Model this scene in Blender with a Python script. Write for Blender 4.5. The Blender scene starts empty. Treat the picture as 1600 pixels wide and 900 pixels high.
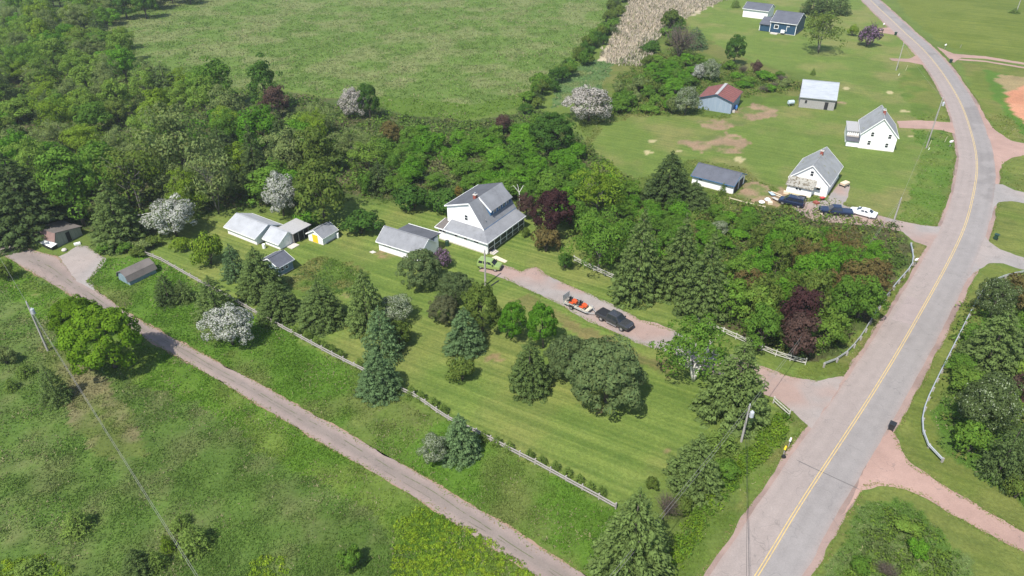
import bpy, math, random
import numpy as np
from mathutils import Vector, Matrix
R = math.radians
random.seed(7); RNG = np.random.default_rng(11)
S = bpy.context.scene
COL = S.collection

# ------------------------------------------------------------------ camera
PITCH, FPX, CAMH = R(33.0), 1120.0, 61.5
cam = bpy.data.cameras.new('camera'); camo = bpy.data.objects.new('camera', cam); COL.objects.link(camo)
camo.location = (0, 0, CAMH); camo.rotation_euler = (R(90) - PITCH, 0, 0)
cam.sensor_fit = 'HORIZONTAL'; cam.sensor_width = 36; cam.lens = 36 * FPX / 1600
cam.clip_start = 0.5; cam.clip_end = 9000
S.camera = camo
# ------------------------------------------------------------------ sky + sun
SUN_EL, SHADOW_AZ = R(56), R(57)           # shadows run along +X toward +Y
to_sun = Vector((-math.cos(SHADOW_AZ) * math.cos(SUN_EL), -math.sin(SHADOW_AZ) * math.cos(SUN_EL), math.sin(SUN_EL)))
W = bpy.data.worlds.new('World'); S.world = W; W.use_nodes = True
nt = W.node_tree; nt.nodes.clear()
sky = nt.nodes.new('ShaderNodeTexSky'); sky.sky_type = 'NISHITA'; sky.sun_disc = False
sky.sun_elevation = SUN_EL; sky.sun_rotation = math.atan2(to_sun.x, to_sun.y) % (2 * math.pi)
bg = nt.nodes.new('ShaderNodeBackground'); bg.inputs[1].default_value = 0.145
wo = nt.nodes.new('ShaderNodeOutputWorld')
nt.links.new(sky.outputs[0], bg.inputs[0]); nt.links.new(bg.outputs[0], wo.inputs[0])
sl = bpy.data.lights.new('sun', 'SUN'); sl.energy = 4.9; sl.angle = R(0.5); sl.color = (1.0, 0.955, 0.88)
so = bpy.data.objects.new('sun', sl); COL.objects.link(so)
so.rotation_euler = to_sun.to_track_quat('Z', 'Y').to_euler()
S.view_settings.view_transform = 'Standard'; S.view_settings.look = 'None'
S.view_settings.gamma = 1.0; S.view_settings.use_curve_mapping = False
S.view_settings.exposure = 0.47
S.cycles.max_bounces = 5; S.cycles.diffuse_bounces = 3; S.cycles.transmission_bounces = 3
S.cycles.transparent_max_bounces = 4; S.cycles.caustics_reflective = False; S.cycles.caustics_refractive = False

# ------------------------------------------------------------------ survey: picture point -> place on the ground
_fw = np.array([0, math.cos(PITCH), -math.sin(PITCH)]); _up = np.array([0, math.sin(PITCH), math.cos(PITCH)])
def G(x, y, z=0.0):
    d = _fw * FPX + np.array([1., 0, 0]) * (x - 800) - _up * (y - 450)
    t = (CAMH - z) / -d[2]
    return np.array([0, 0, CAMH]) + d * t
def GP(pts, z=0.0): return [G(x, y, z)[:2] for x, y in pts]
def PR(P):
    v = np.asarray(P, float) - [0, 0, CAMH]; zc = v @ _fw
    return 800 + FPX * v[0] / zc, 450 - FPX * (v @ _up) / zc
def HZ(base, ytop):
    P = G(*base); lo, hi = -1, 40
    for _ in range(40):
        m = (lo + hi) / 2
        if PR(P + [0, 0, m])[1] > ytop: lo = m
        else: hi = m
    return lo

# ------------------------------------------------------------------ naming helpers
def tag(o, label=None, cat=None, group=None, kind=None):
    for k, v in (('label', label), ('category', cat), ('group', group), ('kind', kind)):
        if v: o[k] = v
    return o
def empty(name, loc=(0, 0, 0), rz=0.0, label=None, cat=None, group=None):
    o = bpy.data.objects.new(name, None); COL.objects.link(o)
    o.location = tuple(loc) if len(loc) == 3 else (loc[0], loc[1], 0)
    o.rotation_euler = (0, 0, rz); o.empty_display_size = 0.3
    return tag(o, label, cat, group)
def link(name, me, parent=None, mats=None):
    o = bpy.data.objects.new(name, me); COL.objects.link(o)
    if mats:
        for m in mats: me.materials.append(m)
    if parent: o.parent = parent
    return o
def copy_tree(o, parent=None):
    c = o.copy(); COL.objects.link(c); c.parent = parent
    for ch in o.children: copy_tree(ch, c)
    return c

# ------------------------------------------------------------------ mesh builder
class MB:
    def __init__(s): s.v = []; s.f = []; s.m = []
    def add(s, vs, fs, m=0):
        b = len(s.v); s.v += [tuple(map(float, p)) for p in vs]
        s.f += [tuple(i + b for i in f) for f in fs]; s.m += [m] * len(fs); return s
    def box(s, x0, x1, y0, y1, z0, z1, m=0):
        vs = [(x0,y0,z0),(x1,y0,z0),(x1,y1,z0),(x0,y1,z0),(x0,y0,z1),(x1,y0,z1),(x1,y1,z1),(x0,y1,z1)]
        return s.add(vs, [(0,3,2,1),(4,5,6,7),(0,1,5,4),(1,2,6,5),(2,3,7,6),(3,0,4,7)], m)
    def bar(s, a, b, w, h, m=0):
        a = Vector(a); b = Vector(b); d = (b - a).normalized()
        up = Vector((0,0,1)) if abs(d.z) < .95 else Vector((1,0,0))
        sx = d.cross(up).normalized() * (w/2); sz = sx.cross(d).normalized() * (h/2)
        vs = [p + i*sx + j*sz for p in (a, b) for i, j in ((-1,-1),(1,-1),(1,1),(-1,1))]
        return s.add(vs, [(0,1,2,3),(7,6,5,4),(0,4,5,1),(1,5,6,2),(2,6,7,3),(3,7,4,0)], m)
    def tube(s, pts, rad, n=6, m=0, cap=True):
        pts = [Vector(p) for p in pts]; k = len(pts)
        rad = list(rad) if hasattr(rad, '__len__') else [rad]*k
        vs = []; ref = None
        for i, p in enumerate(pts):
            d = (pts[min(i+1,k-1)] - pts[max(i-1,0)]).normalized()
            if ref is None: ref = Vector((1,0,0)) if abs(d.x) < .8 else Vector((0,1,0))
            u = d.cross(ref).normalized(); w = d.cross(u).normalized()
            for j in range(n):
                a = 2*math.pi*j/n; vs.append(p + (u*math.cos(a) + w*math.sin(a))*rad[i])
        fs = [(i*n+j, i*n+(j+1)%n, (i+1)*n+(j+1)%n, (i+1)*n+j) for i in range(k-1) for j in range(n)]
        if cap: fs += [tuple(range(n))[::-1], tuple((k-1)*n+j for j in range(n))]
        return s.add(vs, fs, m)
    def prism(s, poly, fn, h0, h1, m=0):
        """poly of 2-D points swept between h0 and h1; fn(p, h) -> xyz"""
        n = len(poly)
        vs = [fn(p, h0) for p in poly] + [fn(p, h1) for p in poly]
        fs = [tuple(range(n))[::-1], tuple(range(n, 2*n))] + [(i, (i+1)%n, n+(i+1)%n, n+i) for i in range(n)]
        return s.add(vs, fs, m)
    def slab(s, quad, t, m=0):
        """quad of 3-D points given thickness t downward along its normal"""
        q = [Vector(p) for p in quad]; nn = (q[1]-q[0]).cross(q[-1]-q[0]).normalized()
        if nn.z < 0: nn = -nn
        n = len(q); vs = q + [p - nn*t for p in q]
        fs = [tuple(range(n)), tuple(range(n, 2*n))[::-1]] + [(i, n+i, n+(i+1)%n, (i+1)%n) for i in range(n)]
        return s.add(vs, fs, m)
    def lathe(s, prof, n=12, c=(0,0,0), m=0):
        vs = [(c[0]+r*math.cos(2*math.pi*j/n), c[1]+r*math.sin(2*math.pi*j/n), c[2]+z) for r, z in prof for j in range(n)]
        k = len(prof)
        fs = [(i*n+j, i*n+(j+1)%n, (i+1)*n+(j+1)%n, (i+1)*n+j) for i in range(k-1) for j in range(n)]
        fs += [tuple(range(n))[::-1], tuple((k-1)*n+j for j in range(n))]
        return s.add(vs, fs, m)
    def build(s, name, mats, parent=None, smooth=False, fixn=True):
        me = bpy.data.meshes.new(name); me.from_pydata(s.v, [], s.f)
        if not isinstance(mats, (list, tuple)): mats = [mats]
        for m in mats: me.materials.append(m)
        if len(mats) > 1: me.polygons.foreach_set('material_index', s.m)
        if fixn:
            import bmesh
            bm = bmesh.new(); bm.from_mesh(me); bmesh.ops.recalc_face_normals(bm, faces=bm.faces); bm.to_mesh(me); bm.free()
        if smooth: me.polygons.foreach_set('use_smooth', [True]*len(me.polygons))
        me.update()
        o = bpy.data.objects.new(name, me); COL.objects.link(o)
        if parent: o.parent = parent
        return o
def np_mesh(name, V, F, col=None, mat=None):
    """V (n,3), F (k,3|4) numpy -> mesh; col (n,3) -> point colour attribute Col"""
    me = bpy.data.meshes.new(name); n, (k, q) = len(V), F.shape
    me.vertices.add(n); me.vertices.foreach_set('co', np.ascontiguousarray(V, np.float32).ravel())
    me.loops.add(k*q); me.loops.foreach_set('vertex_index', np.ascontiguousarray(F, np.int32).ravel())
    me.polygons.add(k); me.polygons.foreach_set('loop_start', np.arange(0, k*q, q, dtype=np.int32))
    me.polygons.foreach_set('loop_total', np.full(k, q, np.int32))
    me.update(calc_edges=True)
    if col is not None:
        a = me.color_attributes.new('Col', 'FLOAT_COLOR', 'POINT')
        a.data.foreach_set('color', np.c_[col, np.ones(n)].astype(np.float32).ravel())
    if mat: me.materials.append(mat)
    return me

# ------------------------------------------------------------------ noise
def vnoise(x, y, scale, seed=0):
    x = np.asarray(x)/scale + 1000; y = np.asarray(y)/scale + 1000
    xi = np.floor(x).astype(np.int64); yi = np.floor(y).astype(np.int64); fx = x-xi; fy = y-yi
    fx = fx*fx*(3-2*fx); fy = fy*fy*(3-2*fy)
    def h(a, b):
        n = (a*374761393 + b*668265263 + seed*1442695041) & 0xffffffff
        n = ((n ^ (n >> 13))*1274126177) & 0xffffffff
        return ((n ^ (n >> 16)) & 0xffff)/65535.0
    return (h(xi,yi)*(1-fx)+h(xi+1,yi)*fx)*(1-fy) + (h(xi,yi+1)*(1-fx)+h(xi+1,yi+1)*fx)*fy
def fbm(x, y, scale, seed=0, o=3):
    return sum(vnoise(x, y, scale/2**i, seed+i)*.5**i for i in range(o))/sum(.5**i for i in range(o))
def inpoly(x, y, poly):
    x = np.asarray(x); y = np.asarray(y); r = np.zeros(x.shape, bool); n = len(poly)
    for i in range(n):
        x0, y0 = poly[i]; x1, y1 = poly[(i+1) % n]
        if y0 == y1: continue
        c = ((y0 > y) != (y1 > y)) & (x < (x1-x0)*(y-y0)/(y1-y0)+x0); r ^= c
    return r
def resample(pts, n=None, step=None):
    p = np.asarray(pts, float); d = np.r_[0, np.cumsum(np.linalg.norm(np.diff(p, axis=0), axis=1))]
    if n is None: n = max(2, int(d[-1]/step)+1)
    t = np.linspace(0, d[-1], n)
    return np.stack([np.interp(t, d, p[:, i]) for i in range(p.shape[1])], 1)
def smooth_line(pts, it=2):
    p = np.asarray(pts, float)
    for _ in range(it):
        q = np.empty((len(p)*2-2, p.shape[1])); q[0::2] = .75*p[:-1]+.25*p[1:]; q[1::2] = .25*p[:-1]+.75*p[1:]
        p = np.vstack([p[:1], q, p[-1:]])
    return p

# ------------------------------------------------------------------ materials
def nmat(name):
    m = bpy.data.materials.new(name); m.use_nodes = True; t = m.node_tree; b = t.nodes['Principled BSDF']
    return m, t, b
def N(t, k, **kw):
    n = t.nodes.new(k)
    for a, v in kw.items():
        if a.startswith('i_'):
            key = a[2:]; n.inputs[int(key) if key.isdigit() else key].default_value = v
        else: setattr(n, a, v)
    return n
def mix(t, fac, a, b, mode='MIX'):
    n = t.nodes.new('ShaderNodeMix'); n.data_type = 'RGBA'; n.blend_type = mode
    for s, v in ((0, fac), (6, a), (7, b)):
        if hasattr(v, 'links'): t.links.new(v, n.inputs[s])
        elif s == 0: n.inputs[0].default_value = v
        else: n.inputs[s].default_value = (*v, 1) if len(v) == 3 else v
    return n.outputs[2]
def ramp(t, src, lo, hi):
    n = N(t, 'ShaderNodeMapRange', clamp=True); t.links.new(src, n.inputs[0])
    n.inputs[1].default_value = lo; n.inputs[2].default_value = hi; return n.outputs[0]
def noise(t, scale, detail=3, vec=None, rough=.55):
    n = N(t, 'ShaderNodeTexNoise'); n.inputs['Scale'].default_value = scale; n.inputs['Detail'].default_value = detail
    n.inputs['Roughness'].default_value = rough
    if vec is not None: t.links.new(vec, n.inputs['Vector'])
    return n.outputs[0]
def objvec(t): return N(t, 'ShaderNodeTexCoord').outputs['Object']
def mapped(t, v, scale=(1,1,1), rz=0):
    n = N(t, 'ShaderNodeMapping'); t.links.new(v, n.inputs[0]); n.inputs['Scale'].default_value = scale
    n.inputs['Rotation'].default_value = (0, 0, rz); return n.outputs[0]
def bump(t, b, src, strength, dist):
    n = N(t, 'ShaderNodeBump'); n.inputs['Strength'].default_value = strength; n.inputs['Distance'].default_value = dist
    t.links.new(src, n.inputs['Height']); t.links.new(n.outputs[0], b.inputs['Normal'])
def paint(name, c, rough=.6, var=.12, scale=3.0, metal=0., spec=.4, coat=0., dirt=None, streak=None):
    m, t, b = nmat(name); v = objvec(t)
    c = np.array(c); lo = tuple(c*(1-var)); hi = tuple(np.minimum(c*(1+var), .9))
    o = mix(t, ramp(t, noise(t, scale, 4, v), .3, .7), lo, hi)
    if dirt:
        o = mix(t, ramp(t, noise(t, dirt[1], 4, v), dirt[2], dirt[2]+.15), o, dirt[0])
    if streak:
        o = mix(t, ramp(t, noise(t, 1.0, 3, mapped(t, v, streak[1])), .45, .7), o, streak[0])
    t.links.new(o, b.inputs['Base Color']); b.inputs['Roughness'].default_value = rough
    b.inputs['Metallic'].default_value = metal; b.inputs['Specular IOR Level'].default_value = spec
    b.inputs['Coat Weight'].default_value = coat
    return m
def shingle_mat(name, c, var=.3, patch=None):
    m, t, b = nmat(name); v = objvec(t); c = np.array(c)
    br = N(t, 'ShaderNodeTexBrick'); t.links.new(v, br.inputs['Vector'])
    uv = N(t, 'ShaderNodeUVMap')
    n1 = noise(t, 2.2, 5, v, .7); n2 = noise(t, .5, 2, v)
    o = mix(t, ramp(t, n1, .28, .72), tuple(c*(1-var)), tuple(c*(1+var)))
    o = mix(t, ramp(t, n2, .35, .75), o, tuple(c*1.25))
    if patch: o = mix(t, ramp(t, noise(t, patch[1], 3, v), patch[2], patch[2]+.08), o, patch[0])
    t.nodes.remove(br); t.nodes.remove(uv)
    t.links.new(o, b.inputs['Base Color']); b.inputs['Roughness'].default_value = .9; b.inputs['Specular IOR Level'].default_value = .2
    bump(t, b, noise(t, 9, 3, v), .5, .03)
    return m
LEAFK = 1.95
def leaf_mat(name, c, var=.35, trans=.44, hue=None):
    m = bpy.data.materials.new(name); m.use_nodes = True; t = m.node_tree; t.nodes.clear()
    at = N(t, 'ShaderNodeAttribute', attribute_name='Col'); oi = N(t, 'ShaderNodeObjectInfo')
    c = np.array(c)*LEAFK; c2 = np.array(hue)*LEAFK if hue else c*np.array([1.35, 1.12, .9])
    base = mix(t, ramp(t, oi.outputs['Random'], 0, 1), tuple(c*.85), tuple((c+c2)/2*1.08))
    o = mix(t, 1.0, base, at.outputs['Color'], 'MULTIPLY')
    d = N(t, 'ShaderNodeBsdfDiffuse'); tr = N(t, 'ShaderNodeBsdfTranslucent'); mx = N(t, 'ShaderNodeMixShader'); mx.inputs[0].default_value = trans
    t.links.new(o, d.inputs[0]); t.links.new(o, tr.inputs[0]); t.links.new(d.outputs[0], mx.inputs[1]); t.links.new(tr.outputs[0], mx.inputs[2])
    ou = N(t, 'ShaderNodeOutputMaterial'); t.links.new(mx.outputs[0], ou.inputs[0]); return m
def col_leaf_mat(name, trans=.42):
    m = bpy.data.materials.new(name); m.use_nodes = True; t = m.node_tree; t.nodes.clear()
    at = N(t, 'ShaderNodeAttribute', attribute_name='Col')
    d = N(t, 'ShaderNodeBsdfDiffuse'); tr = N(t, 'ShaderNodeBsdfTranslucent'); mx = N(t, 'ShaderNodeMixShader'); mx.inputs[0].default_value = trans
    t.links.new(at.outputs[0], d.inputs[0]); t.links.new(at.outputs[0], tr.inputs[0]); t.links.new(d.outputs[0], mx.inputs[1]); t.links.new(tr.outputs[0], mx.inputs[2])
    ou = N(t, 'ShaderNodeOutputMaterial'); t.links.new(mx.outputs[0], ou.inputs[0]); return m

M = {}
M['white'] = paint('white clapboard', (.82,.82,.80), .55, .03, 2, dirt=((.62,.6,.55), 1.2, .66))
M['white_trim'] = paint('white trim', (.80,.80,.78), .5, .03)
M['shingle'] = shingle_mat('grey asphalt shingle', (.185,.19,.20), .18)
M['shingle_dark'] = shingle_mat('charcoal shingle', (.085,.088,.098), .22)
M['shingle_blue'] = shingle_mat('slate blue shingle', (.088,.094,.112), .22)
M['shingle_pale'] = shingle_mat('pale shingle', (.30,.31,.325), .10)
M['shingle_old'] = shingle_mat('weathered shingle', (.215,.222,.225), .16, ((.19,.19,.13), 1.1, .6))
M['shingle_moss'] = shingle_mat('mossy shingle', (.25,.24,.21), .3, ((.12,.1,.07), 2.4, .52))
M['shingle_brown'] = shingle_mat('brown shingle', (.19,.125,.11), .2)
M['shingle_weather'] = shingle_mat('grey brown shingle', (.13,.115,.105), .2)
M['felt'] = paint('pale roofing felt', (.33,.325,.32), .8, .07)
M['rust'] = paint('red metal roof', (.185,.068,.055), .55, .22, 1.6, metal=.0, dirt=((.20,.1,.08), 2.0, .6))
M['zinc'] = paint('galvanised sheet', (.32,.345,.375), .55, .06, .8, spec=.2, streak=((.26,.28,.31), (5, .4, .4)))
M['blue_pale'] = paint('pale blue metal siding', (.23,.29,.36), .55, .06, streak=((.29,.34,.40), (4, 4, .3)))
M['blue_wall'] = paint('deep blue siding', (.018,.058,.105), .55, .1)
M['blue_trim'] = paint('blue trim', (.05,.14,.27), .5, .1)
M['stone'] = paint('grey stone block', (.30,.29,.275), .9, .2, 5, dirt=((.26,.25,.23), 3.5, .52))
M['wood_grey'] = paint('weathered grey wood', (.30,.275,.25), .85, .25, 6)
M['pole_wood'] = paint('grey pole wood', (.33,.31,.285), .85, .15, 5)
M['wood_pale'] = paint('pale lumber', (.60,.52,.38), .8, .15, 6)
M['cement'] = paint('concrete', (.50,.46,.41), .9, .12, 3)
M['dark'] = paint('dark opening', (.018,.018,.02), .7, .2)
M['glass'] = paint('window glass', (.02,.024,.03), .08, .1, spec=.6)
M['screen'] = paint('porch screen', (.035,.038,.042), .5, .2)
M['yellow'] = paint('yellow door paint', (.78,.50,.03), .5, .06)
M['brick'] = paint('red brick', (.25,.07,.05), .85, .25, 8)
M['metal'] = paint('grey metal', (.45,.46,.47), .4, .08, metal=.6)
M['galv'] = paint('galvanised guardrail', (.52,.54,.55), .38, .1, 1.5, metal=.45)
M['transformer'] = paint('transformer grey', (.40,.42,.45), .4, .05)
M['rubber'] = paint('tyre rubber', (.02,.02,.021), .8, .2)
M['rim'] = paint('alloy rim', (.55,.55,.56), .3, .08, metal=.7)
M['grey_green'] = paint('grey green siding', (.27,.275,.235), .8, .08, streak=((.2,.205,.18), (6, 6, .4)))
M['teal_grey'] = paint('blue grey boards', (.17,.24,.27), .8, .12)
M['bin_green'] = paint('dark green bin plastic', (.018,.05,.032), .45, .1)
M['bin_black'] = paint('black bin plastic', (.022,.024,.026), .45, .1)
M['orange'] = paint('orange mower paint', (.52,.085,.025), .35, .08)
M['black'] = paint('black plastic', (.02,.02,.022), .45, .15)
M['red'] = paint('red plastic', (.5,.03,.03), .4, .1)
M['tan'] = paint('tan canvas', (.62,.5,.36), .8, .08)
M['tank'] = paint('pale tank paint', (.42,.50,.55), .45, .06)
M['bluebarrel'] = paint('blue plastic', (.05,.16,.42), .4, .08)
M['postyellow'] = paint('yellow marker', (.8,.62,.03), .5, .05)
M['wire'] = paint('wire grey', (.22,.21,.2), .5, .1)
M['wire_dark'] = paint('wire black', (.03,.03,.03), .5, .1)
M['car_green'] = paint('lime green car paint', (.30,.41,.13), .25, .03, metal=.3, coat=.6)
M['car_charcoal'] = paint('charcoal car paint', (.058,.06,.066), .22, .05, metal=.35, coat=.7)
M['car_white'] = paint('white car paint', (.8,.8,.8), .22, .01, coat=.6)
M['car_navy'] = paint('navy car paint', (.016,.026,.062), .22, .05, metal=.3, coat=.7)
M['car_dark'] = paint('dark car paint', (.02,.025,.035), .22, .05, metal=.3, coat=.7)
M['lamp'] = paint('headlight lens', (.6,.62,.64), .15, .04)
M['taillamp'] = paint('red tail lamp', (.35,.01,.01), .2, .04)
M['fence_white'] = paint('weathered white fence paint', (.48,.46,.41), .7, .12, 4)
M['bark'] = paint('bark', (.10,.082,.065), .9, .25, 6)
M['bark_grey'] = paint('grey bark', (.17,.155,.13), .9, .2, 6)
M['birch'] = paint('white birch bark', (.68,.65,.6), .8, .1, 6, dirt=((.1,.09,.08), 7, .66))
# ================================================================== GROUND
def axis(segs):
    out = []
    for a, b, st in segs: out += list(np.arange(a, b, st))
    return np.array(out + [segs[-1][1]])
gx = axis([(-3500,-900,650),(-900,-320,80),(-320,-170,8),(-170,-95,1.4),(-95,105,.65),(105,190,1.2),(190,330,8),(330,900,80),(900,3500,650)])
gy = axis([(-1500,-300,300),(-300,0,40),(0,34,3),(34,140,.6),(140,210,.9),(210,330,1.5),(330,480,8),(480,1200,90),(1200,7000,800)])
GX, GY = np.meshgrid(gx, gy); gX = GX.ravel(); gY = GY.ravel()
jx = gX + (fbm(gX, gY, 3.0, 5)-.5)*3.0; jy = gY + (fbm(gX, gY, 3.0, 9)-.5)*3.0
big = fbm(gX, gY, 26, 21); med = fbm(gX, gY, 5, 31, 4); fin = fbm(gX, gY, 1.8, 41)
base_rough = np.array([.095,.135,.030])
C = base_rough*(1 + (med[:,None]-.5)*.5)
LAWN = np.zeros(len(gX)); TUFT = np.full(len(gX), .0); ZID = np.zeros(len(gX), int)
ZONES = {}
def lerp(a, b, t): return a*(1-t[:,None]) + b*t[:,None]
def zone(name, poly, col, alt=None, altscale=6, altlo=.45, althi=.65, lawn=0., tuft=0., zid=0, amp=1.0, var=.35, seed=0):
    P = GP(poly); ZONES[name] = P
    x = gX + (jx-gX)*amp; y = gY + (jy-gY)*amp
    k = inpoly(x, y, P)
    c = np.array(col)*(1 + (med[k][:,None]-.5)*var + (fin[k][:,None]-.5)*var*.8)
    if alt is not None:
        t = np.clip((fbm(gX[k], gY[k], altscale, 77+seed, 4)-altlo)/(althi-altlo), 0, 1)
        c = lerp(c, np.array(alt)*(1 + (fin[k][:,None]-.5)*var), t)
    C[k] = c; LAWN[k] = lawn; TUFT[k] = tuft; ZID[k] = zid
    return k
GRASS = (.095,.135,.024); LUSH = (.072,.138,.018); STRAW = (.21,.185,.095); MOWN = (.108,.156,.034); OLIVE = (.118,.142,.036); DIRT = (.245,.175,.115)
zone('left_meadow', [(-250,380),(90,440),(420,645),(860,960),(860,1300),(-700,1300),(-700,500)], (.068,.116,.023), (.112,.138,.048), 3.2, .46, .85, tuft=.7, zid=1, var=.5)
zone('left_verge', [(-20,395),(92,452),(250,545),(400,632),(620,762),(840,903),(900,960),(720,960),(560,790),(470,745),(330,650),(150,560),(20,470)], (.076,.142,.018), (.10,.148,.028), 5, .45, .65, tuft=.9, zid=1)
zone('straw_spots', [(60,540),(135,545),(200,640),(230,720),(150,720),(95,640)], (.15,.14,.07), (.09,.12,.03), 3, .35, .6, tuft=.6, zid=1)
zone('far_field', [(-150,110),(60,85),(120,50),(330,-60),(985,-60),(945,50),(890,112),(832,160),(740,184),(640,178),(560,160),(430,135),(330,150),(190,150)], (.094,.145,.034), (.138,.165,.062), 8, .42, .62, tuft=.45, zid=2, var=.35)
zone('field_edge', [(560,165),(600,150),(740,165),(830,140),(900,75),(950,20),(955,50),(895,112),(836,160),(740,186),(640,182)], (.080,.132,.022), None, tuft=.35, zid=2)
zone('reed_bed', [(970,-60),(1165,-60),(1140,0),(1100,16),(1050,42),(1020,80),(1003,108),(962,104),(935,96),(950,66),(985,0)], (.40,.345,.26), (.22,.21,.12), 6, .55, .75, tuft=1., zid=3, var=.3)
zone('wet_grass', [(870,118),(925,93),(990,105),(978,122),(930,140),(900,160),(862,170)], (.080,.132,.046), (.12,.15,.055), 5, .5, .7, tuft=.5, zid=2)
zone('wild_right', [(960,100),(1060,20),(1110,60),(1260,130),(1400,110),(1420,330),(1000,330),(900,200)], (.085,.12,.025), (.12,.13,.04), 6, .45, .65, tuft=.4, zid=1)
zone('top_lawn', [(1070,30),(1120,6),(1180,-30),(1330,-30),(1400,50),(1445,92),(1400,135),(1300,130),(1240,105),(1180,98),(1125,72),(1085,50)], MOWN, (.158,.172,.056), 9, .45, .68, lawn=.4, var=.2)
zone('right_lawn', [(925,245),(938,195),(990,184),(1062,180),(1140,186),(1180,160),(1245,158),(1300,128),(1390,92),(1440,98),(1490,190),(1490,208),(1440,340),(1402,348),(1330,318),(1290,308),(1232,300),(1195,288),(1165,262),(1075,250),(1060,262),(1000,280),(950,262)], (.104,.150,.033), (.155,.163,.056), 9, .45, .70, lawn=.5, var=.22)
zone('roadside_tall', [(1425,205),(1480,204),(1490,225),(1486,280),(1478,320),(1462,352),(1402,344),(1425,290),(1445,235)], (.075,.132,.022), (.10,.14,.03), 5, .45, .65, tuft=.25, zid=1)
zone('roadside_far', [(1402,132),(1420,105),(1447,105),(1480,170),(1486,188),(1430,188),(1415,160)], (.085,.135,.024), (.12,.14,.035), 5, .45, .65, lawn=.5, tuft=.3, zid=1)
zone('rough_strip', [(1060,176),(1180,150),(1250,150),(1240,166),(1180,168),(1120,182)], (.085,.130,.024), None, tuft=.3, zid=1)
zone('crop_field', [(1388,-20),(1420,-60),(1900,-60),(1900,120),(1600,98),(1505,82),(1470,68),(1420,28)], (.098,.130,.022), (.115,.145,.028), 12, .45, .6, lawn=.9, var=.15)
zone('right_island', [(1498,95),(1545,98),(1640,108),(1640,235),(1582,218),(1552,200),(1530,165)], (.100,.132,.026), (.13,.14,.04), 6, .45, .65, lawn=.5, tuft=.2, zid=1)
zone('field_margin', [(1535,108),(1580,118),(1570,160),(1600,195),(1640,215),(1640,235),(1590,200),(1560,160)], (.070,.135,.020), None, tuft=.15, zid=1)
zone('tan_edge', [(1556,116),(1660,125),(1660,150),(1590,140),(1572,150)], (.24,.19,.10), None)
zone('red_soil', [(1572,146),(1600,133),(1700,140),(1700,250),(1602,192),(1578,170)], (.43,.215,.135), (.38,.18,.11), 8, .45, .6, amp=.5, var=.15)
zone('island_a', [(1562,258),(1575,248),(1600,242),(1660,240),(1660,315),(1590,297),(1566,285)], OLIVE, (.09,.13,.026), 6, .45, .65, lawn=.6, tuft=.1, zid=1, amp=.4)
zone('island_b', [(1552,325),(1560,316),(1580,314),(1700,318),(1700,415),(1610,404),(1562,390),(1546,376)], OLIVE, (.10,.135,.028), 6, .45, .65, lawn=.7, amp=.4)
zone('right_verge', [(1545,411),(1600,424),(1640,430),(1640,960),(1600,833),(1537,795),(1462,750),(1425,725),(1407,702),(1402,650),(1440,580),(1490,490)], OLIVE, (.10,.13,.028), 5, .45, .65, lawn=.5, amp=.4)
zone('right_wild', [(1600,440),(1640,440),(1640,830),(1600,790),(1530,745),(1475,700),(1452,650),(1480,590),(1530,480),(1560,450)], (.066,.128,.020), (.09,.13,.03), 5, .45, .65, tuft=.5, zid=1)
zone('corner_verge', [(1345,764),(1375,758),(1412,764),(1450,780),(1525,824),(1600,863),(1700,920),(1700,1000),(1200,1000),(1262,905),(1310,815)], OLIVE, (.10,.13,.03), 5, .42, .62, lawn=.5, amp=.4)
zone('corner_wild', [(1350,785),(1395,778),(1440,800),(1480,835),(1510,880),(1530,960),(1250,960),(1300,870)], (.066,.120,.022), (.10,.14,.045), 5, .45, .65, tuft=.6, zid=1)
zone('verge', [(140,440),(165,405),(225,395),(300,436),(400,490),(566,580),(700,657),(800,708),(962,797),(940,880),(960,930),(842,857),(737,790),(612,715),(535,672),(400,597),(310,550),(250,515),(190,482)], LUSH, (.105,.135,.036), 6, .5, .75, tuft=1., zid=1)
zone('main_lawn', [(215,392),(300,340),(430,330),(600,318),(705,325),(830,330),(905,380),(1000,455),(1075,500),(1160,545),(1210,575),(1260,575),(1290,570),(1320,552),(1300,590),(1240,592),(1205,620),(1235,650),(1262,668),(1225,700),(1120,650),(1090,700),(1010,765),(960,795),(800,705),(700,655),(566,578),(400,490),(300,436)], MOWN, (.142,.168,.046), 7, .46, .76, lawn=1., var=.2)
zone('garden_plot', [(452,425),(480,408),(505,402),(545,414),(580,428),(575,450),(545,465),(480,450),(450,440)], (.075,.122,.022), (.125,.135,.040), 3, .45, .65, tuft=.7, zid=1)
zone('driveway_verge', [(790,470),(830,462),(880,490),(960,530),(1050,570),(1040,590),(960,548),(880,508)], (.12,.125,.042), (.14,.13,.05), 4, .45, .65, lawn=.8)
zone('road_verge', [(1262,668),(1235,705),(1160,795),(1095,905),(1020,960),(1050,900),(1130,800),(1180,745),(1228,690),(1235,650)], (.085,.130,.024), (.12,.13,.04), 5, .45, .65, tuft=.35, zid=1)
zone('guard_verge', [(1425,378),(1448,385),(1446,398),(1405,460),(1370,515),(1330,580),(1280,590),(1240,588),(1260,570),(1320,552),(1365,490),(1400,440),(1424,412)], (.095,.128,.026), (.14,.135,.05), 5, .45, .65, lawn=.4, tuft=.15, zid=1, amp=.4)
zone('wood_floor', [(1100,330),(1230,325),(1400,352),(1422,385),(1424,410),(1395,445),(1355,505),(1320,550),(1260,568),(1180,540),(1100,490),(1040,460)], (.055,.080,.022), (.075,.07,.035), 4, .45, .65, tuft=.3, zid=1)
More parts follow.
